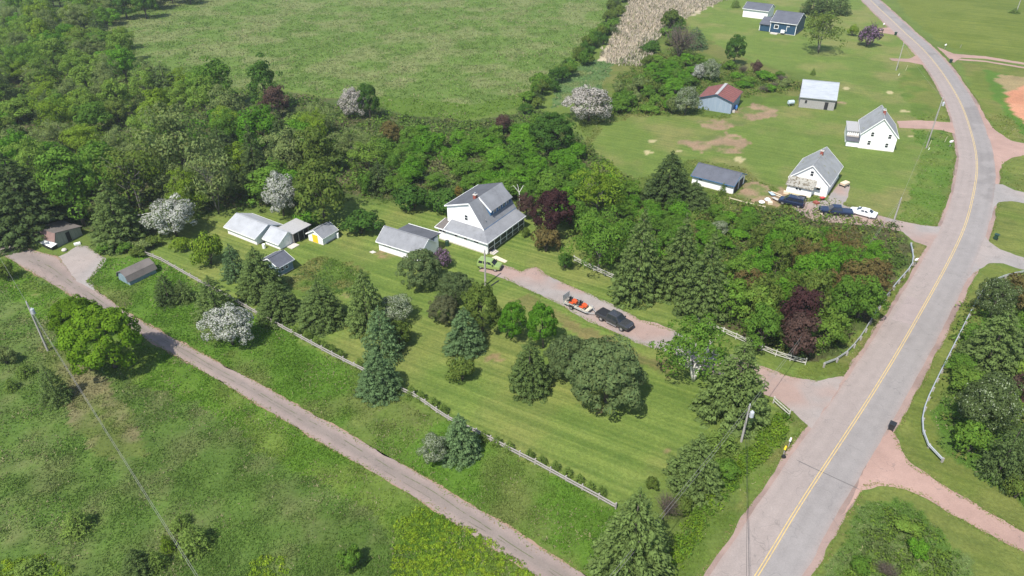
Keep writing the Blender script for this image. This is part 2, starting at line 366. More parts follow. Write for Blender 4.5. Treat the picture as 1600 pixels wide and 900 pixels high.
zone('wood_floor_2', [(-300,60),(60,95),(190,150),(330,150),(430,140),(560,160),(640,180),(740,190),(840,170),(900,210),(990,290),(960,360),(900,350),(830,315),(700,315),(600,310),(430,320),(330,330),(230,370),(130,360),(60,350),(-200,350)], (.060,.090,.024), (.085,.085,.04), 5, .45, .65, tuft=.4, zid=1)
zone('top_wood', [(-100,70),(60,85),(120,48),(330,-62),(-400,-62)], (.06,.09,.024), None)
# worn and bare patches
for nm, poly in (('dirt_a', [(1110,212),(1140,205),(1170,225),(1160,240),(1120,238),(1080,235),(1060,222),(1085,218)]), ('dirt_b', [(1155,168),(1185,163),(1215,172),(1208,187),(1175,188),(1150,180)]),
                 ('dirt_c', [(1158,286),(1180,282),(1205,298),(1200,310),(1175,318),(1152,308)]), ('dirt_d', [(1200,300),(1232,292),(1236,312),(1215,322),(1196,316)]), ('dirt_e', [(1090,190),(1130,186),(1165,192),(1160,200),(1120,202),(1096,200)]),
                 ('dirt_f', [(1300,158),(1325,160),(1322,166),(1302,165)])):
    zone(nm, poly, DIRT, (.11,.14,.04), 2.6, .42, .62, amp=1.4)
for nm, (x, y, a, b) in (('straw_a', (1155,249,12,4)), ('straw_b', (1018,220,7,2.5)), ('straw_c', (1012,238,8,3)), ('straw_d', (1060,236,5,2)), ('straw_e', (1412,174,8,2)), ('straw_f', (1322,138,6,2)), ('straw_g', (1390,145,5,2)), ('straw_h', (1424,213,5,1.6)), ('mower_a', (1300,143,5,2))):
    zone(nm, [(x+a*math.cos(t*.7), y+b*math.sin(t*.7)) for t in range(9)], (.34,.30,.165), None, amp=.5, var=.15)
for nm, (x, y, a, b) in (('bald_a', (52,462,10,3)), ('bald_b', (765,560,14,6)), ('bald_c', (925,640,20,6)), ('bald_d', (612,400,20,5)), ('bald_e', (1340,560,10,6)), ('bald_f', (600,392,10,3)), ('bald_g', (1045,700,6,3)), ('bald_h', (985,600,20,8)), ('bald_i', (535,462,14,3)), ('bald_j', (1385,478,7,4))):
    zone(nm, [(x+a*math.cos(t*.7), y+b*math.sin(t*.7)) for t in range(9)], (.22,.17,.085), MOWN, 2, .45, .65, lawn=.6, amp=1.2)
for nm, poly in (('track_a', [(860,402),(892,386),(905,402),(880,420)]),): pass

def terrain_mat():
    m, t, b = nmat('ground turf'); v = objvec(t)
    at = N(t, 'ShaderNodeAttribute', attribute_name='Col'); lw = N(t, 'ShaderNodeAttribute', attribute_name='lawn')
    f = noise(t, 2.4, 6, v, .72); g = noise(t, .45, 4, v, .6)
    st = noise(t, 1.0, 2, mapped(t, mapped(t, v, (1,1,1), R(29)), (.02, 1.35, 1)), .5)      # faint mowing lanes
    o = mix(t, 1.0, at.outputs['Color'], mix(t, ramp(t, f, .25, .75), (.66,.66,.62), (1.34,1.32,1.3)), 'MULTIPLY')
    o = mix(t, 1.0, o, mix(t, ramp(t, g, .3, .7), (.88,.92,.9), (1.12,1.08,1.05)), 'MULTIPLY')
    s2 = mix(t, ramp(t, st, .36, .64), (.78,.84,.78), (1.21,1.15,1.18))
    o2 = mix(t, 1.0, o, s2, 'MULTIPLY')
    o = mix(t, lw.outputs['Fac'], o, o2)
    t.links.new(o, b.inputs['Base Color']); b.inputs['Roughness'].default_value = .95; b.inputs['Specular IOR Level'].default_value = .1
    bump(t, b, noise(t, 3.2, 5, v, .75), .9, .12)
    return m
# gentle relief: low swells in the far field and meadow
def relief(x, y):
    return np.zeros_like(x)
ny, nx = GX.shape
idx = np.arange(nx*ny).reshape(ny, nx)
Fq = np.stack([idx[:-1,:-1], idx[:-1,1:], idx[1:,1:], idx[1:,:-1]], -1).reshape(-1, 4)
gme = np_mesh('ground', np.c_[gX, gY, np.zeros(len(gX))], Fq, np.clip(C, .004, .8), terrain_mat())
la = gme.attributes.new('lawn', 'FLOAT', 'POINT'); la.data.foreach_set('value', LAWN.astype(np.float32))
ground = link('ground', gme); ground['kind'] = 'structure'

# ================================================================== ROADS
def paved_mat(name, bumpk=.25):
    m, t, b = nmat(name); v = objvec(t)
    at = N(t, 'ShaderNodeAttribute', attribute_name='Col')
    f = noise(t, 6, 5, v, .7); g = noise(t, .6, 4, v, .6)
    o = mix(t, 1.0, at.outputs['Color'], mix(t, ramp(t, f, .25, .75), (.86,.86,.86), (1.13,1.13,1.13)), 'MULTIPLY')
    o = mix(t, 1.0, o, mix(t, ramp(t, g, .3, .7), (.93,.93,.93), (1.06,1.06,1.06)), 'MULTIPLY')
    # fine dark cracks
    vo = N(t, 'ShaderNodeTexVoronoi', feature='DISTANCE_TO_EDGE'); vo.inputs['Scale'].default_value = .16
    wv = N(t, 'ShaderNodeVectorMath', operation='ADD'); t.links.new(v, wv.inputs[0])
    nn = N(t, 'ShaderNodeTexNoise'); nn.inputs['Scale'].default_value = .5; t.links.new(v, nn.inputs['Vector'])
    sc = N(t, 'ShaderNodeVectorMath', operation='SCALE'); sc.inputs['Scale'].default_value = 5.0; t.links.new(nn.outputs['Color'], sc.inputs[0]); t.links.new(sc.outputs[0], wv.inputs[1])
    t.links.new(wv.outputs[0], vo.inputs['Vector'])
    k = N(t, 'ShaderNodeMath', operation='LESS_THAN'); k.inputs[1].default_value = .006; t.links.new(vo.outputs['Distance'], k.inputs[0])
    k2 = N(t, 'ShaderNodeMath', operation='MULTIPLY'); k2.inputs[1].default_value = .3; t.links.new(k.outputs[0], k2.inputs[0])
    o = mix(t, k2.outputs[0], o, (.1,.095,.09))
    t.links.new(o, b.inputs['Base Color']); b.inputs['Roughness'].default_value = .85; b.inputs['Specular IOR Level'].default_value = .12
    bump(t, b, f, bumpk, .02); return m
PAVED = paved_mat('worn asphalt'); GRAVEL = paved_mat('red gravel', .5)
PINK = np.array([.325,.235,.20]); ASPH = np.array([.255,.236,.222]); ASPHW = np.array([.285,.245,.222])
def strip(name, left, right, n, across, colfn, z, mat, jit=.35, seed=0):
    """ribbon between two edge polylines (ground metres)"""
    A = resample(left, n); B = resample(right, n); t = np.linspace(0, 1, across)
    V = A[:,None]*(1-t[None,:,None]) + B[:,None]*t[None,:,None]
    d = (B-A)/np.linalg.norm(B-A, axis=1, keepdims=True)
    for e, s in ((0, -1), (-1, 1)):
        w = (fbm(V[:,e,0], V[:,e,1], 1.6, seed+3)-.5)*2*jit + (fbm(V[:,e,0], V[:,e,1], 7, seed+5)-.5)*2*jit
        V[:,e] += d*w[:,None]*s
    wid = np.linalg.norm(B-A, axis=1)[:,None]*np.ones((1, across))
    T = np.ones((n,1))*t[None]; Ssn = np.linspace(0, 1, n)[:,None]*np.ones((1, across))
    x, y = V[...,0], V[...,1]
    c = colfn(T, Ssn, x, y, wid).reshape(-1, 3)
    vv = np.c_[x.ravel(), y.ravel(), np.full(n*across, z)]
    i = np.arange(n*across).reshape(n, across)
    F = np.stack([i[:-1,:-1], i[:-1,1:], i[1:,1:], i[1:,:-1]], -1).reshape(-1, 4)
    o = link(name, np_mesh(name, vv, F, np.clip(c, .01, .8), mat)); o['kind'] = 'structure'; return o
SHEETS = []
def sheet(name, poly, z, colfn, mat, jit=.3, step=.5, seed=0):
    """flat patch with an irregular edge: grid cells inside a ground polygon"""
    P = np.array(poly); SHEETS.append(P); e = resample(np.vstack([P, P[:1]]), step=step)[:-1]
    w = np.stack([(fbm(e[:,0], e[:,1], 1.5, seed+1)-.5), (fbm(e[:,0], e[:,1], 1.5, seed+2)-.5)], 1)*2*jit
    e = e + w
    import mathutils
    # coarse interior points for colour variation
    x0, y0 = e.min(0); x1, y1 = e.max(0); g = 1.0
    xs, ys = np.meshgrid(np.arange(x0, x1, g), np.arange(y0, y1, g)); xs = xs.ravel()+.13; ys = ys.ravel()+.17
    k = inpoly(xs, ys, e); pts = [Vector(p) for p in e] + [Vector(p) for p in np.c_[xs[k], ys[k]]]
    n = len(e); res = mathutils.geometry.delaunay_2d_cdt(pts, [(i, (i+1) % n) for i in range(n)], [], 1, 1e-4)
    V = np.array([(v.x, v.y, z) for v in res[0]]); F = np.array([f[:3] for f in res[2]])
    a = V[F[:,0],:2]; b = V[F[:,1],:2]; c_ = V[F[:,2],:2]; cr = (b[:,0]-a[:,0])*(c_[:,1]-a[:,1])-(b[:,1]-a[:,1])*(c_[:,0]-a[:,0])
    F[cr < 0] = F[cr < 0][:, ::-1]
    o = link(name, np_mesh(name, V, F, np.clip(colfn(V[:,0], V[:,1]), .01, .8), mat)); o['kind'] = 'structure'; return o
def c_gravel(x, y): return PINK*np.array([.95,.88,.85])*(.9+.25*fbm(x, y, 3, 3)[:,None])*(1+(fbm(x,y,9,8)[:,None]-.5)*.25)
def c_grey(x, y): return lerp(ASPH*np.ones((len(x),3)), ASPHW*np.ones((len(x),3)), np.clip((fbm(x,y,6,12)-.35)*2.5,0,1))*(.92+.16*fbm(x,y,2,4)[:,None])
# main road
RC = smooth_line(GP([(1015,1180),(1095,1040),(1150,950),(1180,903),(1200,871),(1250,787),(1325,674),(1360,620),(1405,547),(1460,450),(1487,400),(1510,350),(1522,300),(1527.5,262),(1523,225),(1506,170),(1488,137),(1470,110),(1450,85),(1432,67),(1414,51.5),(1392,30),(1372,12),(1352,-8),(1330,-27),(1290,-58),(1235,-95)]), 3)
RC = resample(RC, step=1.2)
def offs(line, d):
    t = np.gradient(line, axis=0); t /= np.linalg.norm(t, axis=1, keepdims=True)
    return line + np.stack([-t[:,1], t[:,0]], 1)*d
HWL, HWR = 3.5, 3.5
SH = strip('road_shoulder', offs(RC, HWL+.55), offs(RC, -HWR-.75), len(RC), 5, lambda T,s,x,y,w: PINK*.86*(.85+.3*fbm(x,y,2.5,3))[...,None]*np.where(fbm(x,y,4,19)>.62, .8, 1.0)[...,None], .010, GRAVEL, jit=.3)
def c_road(T, s, x, y, w):
    d = (T-.5)*2*HWL           # -3.5 = left edge .. +3.5
    lane = np.clip((d+.3)/.6, 0, 1)[...,None]
    c = np.array([.280,.238,.216])*(1-lane) + np.array([.245,.226,.214])*lane
    wheel = np.exp(-((np.abs(np.abs(d)-1.75)-.75)/.35)**2)[...,None]
    c = c*(1-.055*wheel*(.4+1.2*fbm(x,y,6,17))[...,None])
    edge = np.clip((np.abs(d)-2.9)/.6, 0, 1)[...,None]
    c = c*(1-edge*.3) + PINK*.9*edge*.3
    c = c*(.94+.12*fbm(x,y,7,55))[...,None]
    patch = ((fbm(x,y,11,91)>.62) & (d>.2))[...,None]
    return np.where(patch, c*.86, c)
strip('road', offs(RC, HWL), offs(RC, -HWR), len(RC), 15, c_road, .030, PAVED, jit=.12)
# a darker repaired panel and the tar joint across the road
def rpatch(name, quad, col, z):
    o = sheet(name, GP(quad), z, lambda x, y: np.array(col)*(.95+.1*fbm(x,y,2,4))[:,None], PAVED, jit=.05, step=.6); return o
rpatch('road_patch', [(1418,462),(1448,473),(1424,507),(1392,499)], (.285,.238,.222), .0335)
rpatch('tar_joint', [(1243,718),(1345,765),(1344.4,766),(1242.4,719)], (.13,.12,.115), .0335)
for s0, nm in ((.13, 'a'), (-.13, 'b')):
    ym = paint('road marking yellow', (.50,.36,.135), .6, .1, 2, dirt=((.31,.265,.21), 1.4, .55))
    l = offs(RC, s0+.05); r = offs(RC, s0-.05); n = len(RC)
    V = np.c_[np.vstack([l, r]), np.full(2*n, .038)]; i = np.arange(n-1)
    o = link('road_marking', np_mesh('road_marking', V, np.stack([i, n+i, n+i+1, i+1], 1), None, ym)); o['kind'] = 'structure'
# lane on the left
LU = GP([(-120,330),(0,374),(45,391),(92,400),(120,432),(150,452),(190,482),(225,505),(250,517),(310,550),(400,596),(462,632),(535,672),(612,715),(675,752),(737,790),(800,825),(842,857),(920,900),(1000,950),(1100,1040)])
LL = GP([(-120,344),(0,394),(15,405),(50,426),(92,451),(120,466),(180,502),(250,542),(282,560),(350,600),(400,630),(475,676),(550,720),(612,755),(675,795),(737,836),(800,877),(835,900),(900,944),(1000,1025)])
def c_lane(T, s, x, y, w):
    d = np.abs(T-.5)*2
    mid = np.array([.20,.166,.145]); c = mid*np.ones(T.shape+(1,))
    e = np.clip((d-.22-.25*(fbm(x,y,5,14)-.5))/.4, 0, 1)[...,None]
    c = c*(1-e) + PINK*np.array([.76,.83,.86])*e
    up = np.clip((.25-s)/.1, 0, 1)[...,None]; c = c*(1-up) + np.array([.235,.205,.188])*up
    c = c*(.9+.2*fbm(x,y,3,33))[...,None]
    crack = (np.abs(T-.42-.22*(fbm(x,y,9,61)-.5)) < .014) & (fbm(x,y,1.6,71) > .38) & (s > .22)
    crack2 = (np.abs(T-.60-.25*(fbm(x,y,7,64)-.5)) < .010) & (fbm(x,y,1.3,72) > .5) & (s > .22)
    c = np.where(crack[...,None], np.array([.105,.11,.06]), c); c = np.where(crack2[...,None], np.array([.11,.105,.07]), c)
    rim = np.clip((d-.9)/.1, 0, 1)[...,None]
    return c*(1-rim*.5) + np.array([.30,.17,.09])*rim*.5
strip('lane', resample(smooth_line(LU, 2), step=.5), resample(smooth_line(LL, 2), step=.5), 700, 61, c_lane, .020, PAVED, jit=.35, seed=5)
sheet('parking_apron', GP([(92,401),(104,396),(120,384),(136,385),(150,394),(166,405),(160,417),(140,437),(150,455),(120,440)]), .024, lambda x, y: c_grey(x, y)*1.03, PAVED, jit=.25, seed=8)
# house driveway
sheet('driveway', GP([(748,424),(766,410),(790,416),(815,425),(826,419),(837,417),(857,431),(890,446),(912,455),(960,477),(1000,499),(1030,507),(1058,518),(1110,545),(1160,560),(1205,577),(1240,590),(1275,594),(1320,588),(1300,625),(1266,672),(1240,645),(1212,622),(1160,606),(1100,582),(1050,553),(1000,538),(960,518),(920,503),(875,476),(840,459),(810,447),(785,434)]),
      .024, lambda x, y: lerp(c_grey(x, y), c_gravel(x, y), np.clip((fbm(x,y,5,23)-.48)*4,0,.75)), PAVED, jit=.35, seed=9)
sheet('gravel_road', GP([(1372,690),(1392,672),(1399,676),(1407,702),(1425,725),(1462,750),(1537,795),(1600,832),(1700,890),(1700,925),(1600,864),(1525,825),(1450,780),(1412,765),(1375,759),(1345,765),(1316,808)]), .016, c_gravel, GRAVEL, jit=.35, seed=10)
sheet('side_road', GP([(1528,160),(1537,178),(1553,203),(1580,220),(1610,226),(1700,232),(1700,246),(1610,241),(1582,246),(1566,256),(1561,270),(1562,284),(1552,300),(1534,300)]), .016, c_gravel, GRAVEL, jit=.3, seed=11)
sheet('side_driveway', GP([(1545,287),(1566,288),(1585,297),(1610,303),(1700,322),(1700,338),(1610,320),(1580,314),(1560,316),(1553,325),(1548,345),(1528,345)]), .020, c_grey, PAVED, jit=.2, seed=12)
sheet('side_driveway', GP([(1535,360),(1546,378),(1563,390),(1610,406),(1700,425),(1700,445),(1610,424),(1592,420),(1565,411),(1545,411),(1525,425),(1506,440)]), .020, c_grey, PAVED, jit=.2, seed=13)
sheet('house_driveway', GP([(1487,352),(1462,354),(1440,352),(1405,345),(1375,337),(1350,330),(1318,321),(1326,300),(1329,288),(1322,284),(1310,288),(1292,312),(1262,316),(1232,312),(1238,326),(1270,345),(1330,350),(1385,356),(1410,362),(1428,378),(1448,384),(1462,392)]), .020, lambda x, y: lerp(c_grey(x, y), c_gravel(x, y), np.clip((fbm(x,y,5,23)-.4)*3,0,.7)), PAVED, jit=.3, seed=14)
sheet('gravel_drive', GP([(1402,189),(1440,188),(1494,192),(1497,210),(1470,203),(1440,201),(1405,200)]), .016, c_gravel, GRAVEL, jit=.3, seed=15)
sheet('gravel_drive', GP([(1389,91),(1420,92),(1440,83),(1450,103),(1420,97),(1394,95)]), .016, lambda x, y: c_gravel(x, y)*1.0, GRAVEL, jit=.3, seed=16)
sheet('gravel_drive', GP([(1372,44),(1386,43),(1400,42),(1409,55),(1395,54),(1374,51)]), .016, c_gravel, GRAVEL, jit=.3, seed=17)
sheet('farm_track', GP([(1464,73),(1490,84),(1540,88),(1600,98),(1720,112),(1720,116),(1600,101),(1540,92),(1502,90),(1490,98)]), .012, c_gravel, GRAVEL, jit=.3, seed=18)
sheet('farm_track', GP([(1500,91.5),(1540,95),(1600,104.5),(1720,119),(1720,122.5),(1600,107),(1540,97),(1497,94)]), .012, c_gravel, GRAVEL, jit=.25, seed=19)
PAVEDPOLY = [np.vstack([offs(RC, 4.1), offs(RC, -4.3)[::-1]]), np.vstack([np.array(LU), np.array(LL)[::-1]])]
# ================================================================== BUILDINGS
def froot(name, Npx, rot, label, cat, ground_pt=None):
    P = G(*Npx) if ground_pt is None else np.array([ground_pt[0], ground_pt[1], 0]); return empty(name, (P[0], P[1], 0), R(rot), label, cat)
def face_pt(face, L, s, z, d):
    Lx, Ly = L
    return {'x0': (-d, s, z), 'x1': (Lx+d, s, z), 'y0': (s, -d, z), 'y1': (s, Ly+d, z)}[face]
def fbox(mb, face, L, s0, s1, z0, z1, d0, d1, m=0):
    a = face_pt(face, L, s0, z0, d0); b = face_pt(face, L, s1, z1, d1)
    return mb.box(min(a[0],b[0]), max(a[0],b[0]), min(a[1],b[1]), max(a[1],b[1]), z0, z1, m)
def window(root, face, L, s, z, w, h, mull=1, fw=.07, trim='white_trim', off=0.0):
    mb = MB(); s0, s1, z0, z1 = s-w/2, s+w/2, z-h/2, z+h/2
    fbox(mb, face, L, s0-fw, s0, z0-fw, z1+fw, off-.04, off+.05); fbox(mb, face, L, s1, s1+fw, z0-fw, z1+fw, off-.04, off+.05)
    fbox(mb, face, L, s0, s1, z1, z1+fw, off-.04, off+.049); fbox(mb, face, L, s0, s1, z0-fw, z0, off-.04, off+.07)
    f = mb.build('window', M[trim], root)
    if mull: n = MB(); fbox(n, face, L, s0, s1, z-.03, z+.03, off-.02, off+.042); n.build('sash', M[trim], f)
    p = MB(); fbox(p, face, L, s0, s1, z0, z1, off-.04, off+.02); p.build('pane', M['glass'], f)
    return f
def door(root, face, L, s, w, h, mat='white_trim', handle=True, z0=0.06, off=0.0):
    mb = MB(); fbox(mb, face, L, s-w/2, s+w/2, z0, z0+h, off-.03, off+.045); d = mb.build('door', M[mat], root)
    if handle: k = MB(); fbox(k, face, L, s+w/2-.15, s+w/2-.09, z0+h*.48, z0+h*.54, off+.045, off+.1); k.build('handle', M['metal'], d)
    return d
def gable(root, Lx, Ly, ze, zr, axis, wall, roof, oh=.28, ohg=.25, t=.5, th=.10, trim='white_trim', found=True, ze2=None, roof2=None, x0=0, y0=0, z0=0.0):
    """closed gable volume; axis = direction of the ridge; t = where the ridge sits across the span"""
    sp = Ly if axis == 'x' else Lx; ze2 = ze if ze2 is None else ze2; rp = sp*t
    fn = (lambda p, h: (x0+h, y0+p[0], p[1])) if axis == 'x' else (lambda p, h: (x0+p[0], y0+h, p[1]))
    le = Lx if axis == 'x' else Ly
    w = MB(); w.prism([(0,z0),(sp,z0),(sp,ze2),(rp,zr),(0,ze)], fn, 0, le); wl = w.build('wall', M[wall], root)
    if found and z0 == 0: f = MB(); f.box(x0-.03, x0+Lx+.03, y0-.03, y0+Ly+.03, 0, .14); f.build('foundation', M['cement'], root)
    s1 = (zr-ze)/rp; s2 = (zr-ze2)/(sp-rp); lift = .03
    a = [(-oh, ze-s1*oh), (rp, zr)]; b = [(rp, zr), (sp+oh, ze2-s2*oh)]
    for (p, q), mt in ((a, roof), (b, roof2 or roof)):
        sl = MB(); Q = [fn((p[0], p[1]+lift+th), -ohg), fn((q[0], q[1]+lift+th), -ohg), fn((q[0], q[1]+lift+th), le+ohg), fn((p[0], p[1]+lift+th), le+ohg)]
        sl.slab(Q, th); r_ = sl.build('roof_slope', M[mt], root)
        e = p if p[1] < q[1] else q
        fb = MB(); k = -.025 if e[0] < rp else .025
        fb.bar(fn((e[0]+k, e[1]+.06), -ohg), fn((e[0]+k, e[1]+.06), le+ohg), .04, .17); fb.build('fascia', M[trim], r_)
        for hh in (-ohg-.022, le+ohg+.022):
            g = MB(); g.bar(fn((p[0], p[1]+.05), hh), fn((q[0], q[1]+.05), hh), .04, .17); g.build('barge_board', M[trim], r_)
    rc = MB(); rc.bar(fn((rp, zr+lift+th+.01), -ohg), fn((rp, zr+lift+th+.01), le+ohg), .22, .05); rc.build('ridge_cap', M[roof], root)
    return wl
def chimney(root, x, y, z0, z1, w=.55):
    c = MB(); c.box(x-w/2, x+w/2, y-w/2, y+w/2, z0, z1); c_ = c.build('chimney', M['brick'], root)
    k = MB(); k.box(x-w/2-.06, x+w/2+.06, y-w/2-.06, y+w/2+.06, z1, z1+.09); k.build('chimney_cap', M['cement'], c_)
    p = MB(); p.lathe([(.12,z1+.09),(.12,z1+.38),(.17,z1+.40),(.02,z1+.48)], 8, (x, y, 0)); p.build('flue', M['metal'], c_)

# ---- main farmhouse
h = froot('farmhouse', (761,398), 57, 'white farmhouse with grey wraparound porch roof, blue dormer and brick chimney', 'house'); L = (11.2, 10.2)
ux0, uy0, ux1, uy1 = 2.0, 2.0, 11.6, 9.7
w = MB(); w.prism([(uy0,.1),(uy1,.1),(uy1,5.8),(4.8,7.45),(uy0,3.55)], lambda p, q: (q, p[0], p[1]), ux0, ux1); w.build('wall', M['white'], h)
w = MB(); w.box(0, 2.0, .02, 10.2, .1, 2.35); w.build('wall', M['white'], h)
f = MB(); f.box(-.04, 11.3, -.02, 10.24, 0, .22); f.build('foundation', M['cement'], h)
def slope(quad, mat, name='roof_slope', th=.12, trim=True, edges=(0,)):
    s = MB(); s.slab(quad, th); o = s.build(name, M[mat], h)
    for e in edges:
        a, b = Vector(quad[e]), Vector(quad[(e+1) % len(quad)]); g = MB(); g.bar(a-Vector((0,0,.07)), b-Vector((0,0,.07)), .07, .2); g.build('fascia', M['white_trim'], o)
    return o
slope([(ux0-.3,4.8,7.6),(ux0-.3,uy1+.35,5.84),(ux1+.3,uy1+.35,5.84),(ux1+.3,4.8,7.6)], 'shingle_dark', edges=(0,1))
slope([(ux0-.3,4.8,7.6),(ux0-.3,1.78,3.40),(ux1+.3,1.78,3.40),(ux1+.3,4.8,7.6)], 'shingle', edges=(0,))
g = MB(); g.bar((ux0-.3,1.78,3.33),(ux1+.3,1.78,3.33), .06, .2); g.build('fascia', M['blue_trim'], h)
# dormer
d = MB(); d.prism([(2.55,4.35),(4.7,7.2),(4.7,7.35),(2.55,5.62)], lambda p, q: (q, p[0], p[1]), 4.9, 11.2); dm = d.build('dormer', M['blue_trim'], h)
s = MB(); s.slab([(4.65,2.25,5.52),(11.5,2.25,5.52),(11.5,4.82,7.66),(4.65,4.82,7.66)], .12); s.build('dormer_roof', M['shingle'], dm)
s = MB(); s.bar((4.62,2.2,5.44),(4.62,4.8,7.58), .05, .26); s.build('barge_board', M['white_trim'], dm)
for sx in (6.2, 7.6, 9.0, 10.2):
    k = MB(); k.box(sx-.32, sx+.32, 2.51, 2.58, 4.75, 5.3); k.build('dormer_window', M['glass'], dm)
    k = MB(); k.box(sx-.03, sx+.03, 2.485, 2.54, 4.75, 5.3); k.box(sx-.4, sx-.32, 2.49, 2.6, 4.68, 5.37); k.box(sx+.32, sx+.4, 2.49, 2.6, 4.68, 5.37); k.build('window_trim', M['white_trim'], dm)
# porch roofs (hip at the corner) and annex
slope([(-.45,-.45,2.42),(ux0-.02,uy0-.02,3.42),(ux0-.02,8.75,3.42),(-.45,8.75,2.42)], 'shingle', edges=(3,))
slope([(-.45,-.45,2.42),(11.75,-.45,2.42),(11.75,uy0-.02,3.42),(ux0-.02,uy0-.02,3.42)], 'shingle', edges=(0,))
slope([(-.45,8.80,2.46),(-.45,10.75,2.42),(2.5,10.6,2.95),(2.6,8.80,3.0)], 'shingle_weather', edges=(0,1))
g = MB(); g.bar((-.45,8.77,2.52),(2.0,8.77,3.5), .09, .1); g.build('roof_flashing', M['white_trim'], h)
w = MB(); w.box(2.0, 3.6, 9.7, 10.2, .1, 2.6); w.build('wall', M['white'], h)
for sy in (9.85, 9.0, 4.4, 6.4): window(h, 'x0', L, sy, 1.85, .6, .5, 0)
window(h, 'x0', L, 2.2, 1.9, .9, .4, 0)
window(h, 'x0', (0, 0), 5.6, 4.6, .62, .95, 1, off=-2.0)
mb = MB(); mb.box(2.0, 2.05, 2.0, 2.6, .2, 2.1); mb.build('door', M['blue_wall'], h)
fl = MB(); fl.box(2.02, 11.5, -.15, 2.0, .22, .34); fl.build('veranda_floor', M['wood_grey'], h)
bays = [.06, 2.0, 3.9, 5.8, 7.7, 9.6, 11.4]
for i, x in enumerate(bays):
    p = MB(); p.box(x-.07, x+.07, -.21, -.07, .3, 2.36); p.build('porch_post', M['white_trim'], h)
for i in range(6):
    a, b_ = bays[i]+.07, bays[i+1]-.07
    p = MB(); p.box(a, b_, -.165, -.135, .34, 1.02); p.build('porch_panel', M['screen'], h)
    p = MB(); p.box(a, b_, -.20, -.12, 1.02, 1.10); p.build('porch_rail', M['white_trim'], h)
    p = MB(); p.box(a, b_, -.155, -.145, 1.10, 2.3); p.build('porch_screen', M['screen'], h)
chimney(h, 4.2, 5.2, 7.0, 8.15)
st = MB()
for i in range(3): st.box(.5-.0, 1.9, -.5-.3*i, -.2-.3*i, 0, .3-.09*i)
st.build('step', M['cement'], h)
vp = MB(); vp.tube([(3.1,2.35,4.2),(3.1,2.35,4.65)], .06, 6); vp.build('vent_pipe', M['metal'], h)

# ---- shed row
h = froot('long_shed', (402,383), 57, 'long grey-roofed white shed at the back end of the shed row', 'shed')
gable(h, 5.4, 7.6, 1.55, 2.75, 'y', 'white', 'shingle_pale', oh=.45, ohg=.3)
for s in (2.9, 3.6): window(h, 'x0', (5.4,7.6), s, 1.18, .42, .26, 0)
h = froot('workshop_shed', (438.5,390.5), 57, 'white shed with pale roof and double gable doors beside the long shed', 'shed'); L = (3.9,3.7)
gable(h, 3.9, 3.7, 1.35, 2.55, 'y', 'white', 'shingle_pale', oh=.4, ohg=.2)
for s in (1.45, 2.55): door(h, 'y0', L, s, 1.02, 1.75, 'white_trim')
window(h, 'x0', L, 2.0, .95, .8, .26, 0)
sk = MB(); sk.box(1.2,2.9,-1.5,-.25,0,.12); sk.build('ramp', M['cement'], h)
h = froot('lean_to', (460,381.3), 57, 'open-fronted lean-to with flat pale roof joined to the workshop shed', 'shed')
w = MB(); w.box(.0, 3.6, 2.9, 3.0, 0, 2.1); w.box(3.5,3.6,0,2.9,0,2.1); w.build('wall', M['wood_grey'], h)
for x in (.06, 1.2, 2.4, 3.54):
    p = MB(); p.box(x-.06, x+.06, -.02, .1, 0, 2.1); p.build('post', M['wood_grey'], h)
for x0_, x1_ in ((.12,1.14),(1.26,2.34),(2.46,3.48)):
    p = MB(); p.box(x0_, x1_, .12, .16, 0, 1.95); p.build('bay_shade_panel', M['dark'], h)  # near-black sheet across each open bay paints the shade inside
s = MB(); s.slab([(-.25,-.45,2.2),(3.95,-.45,2.2),(3.95,3.3,2.42),(-.25,3.3,2.42)], .12); s.build('roof', M['felt'], h)
h = froot('garden_shed', (505.4,383.3), 59, 'small white shed with a bright yellow door and grey shingle roof', 'shed'); L = (3.5,3.4)
gable(h, 3.5, 3.4, 1.45, 2.45, 'x', 'white', 'shingle', oh=.3, ohg=.22); door(h, 'x0', L, 1.75, 1.25, 1.5, 'yellow')
h = froot('tool_shed', (437,432.5), 57, 'tiny blue-grey shed half hidden by the big dark spruce', 'shed'); L = (3.0,3.8)
gable(h, 3.0, 3.8, 1.85, 2.75, 'x', 'teal_grey', 'shingle_blue', oh=.35, ohg=.2)
for s in (.8, 1.7): window(h, 'y0', L, s, 1.2, .55, .8, 1)
a0 = G(592.8,391); ang = R(-30); n0 = a0[:2]+8.8*np.array([math.cos(ang), math.sin(ang)])
h = froot('garage', None, 60, 'low white garage with a long grey roof behind the round-topped pine', 'garage', n0); L = (4.2,8.8)
gable(h, 4.2, 8.8, 2.0, 3.55, 'y', 'white', 'shingle', oh=.4, ohg=.25, t=.52)
for s in (7.4, 6.5, 4.5): window(h, 'x0', L, s, 1.45, .72, .34, 0)
w = MB(); w.box(4.2, 5.3, .1, 6.3, 0, 2.6); w.build('wall', M['white'], h)
s = MB(); s.slab([(2.6,-.2,3.45),(2.6,6.6,3.45),(5.7,6.6,3.08),(5.7,-.2,3.08)], .12); o = s.build('rear_roof', M['shingle_dark'], h)
g = MB(); g.bar((5.73,-.2,3.06),(5.73,6.6,3.06), .06, .2); g.build('fascia', M['white_trim'], o)
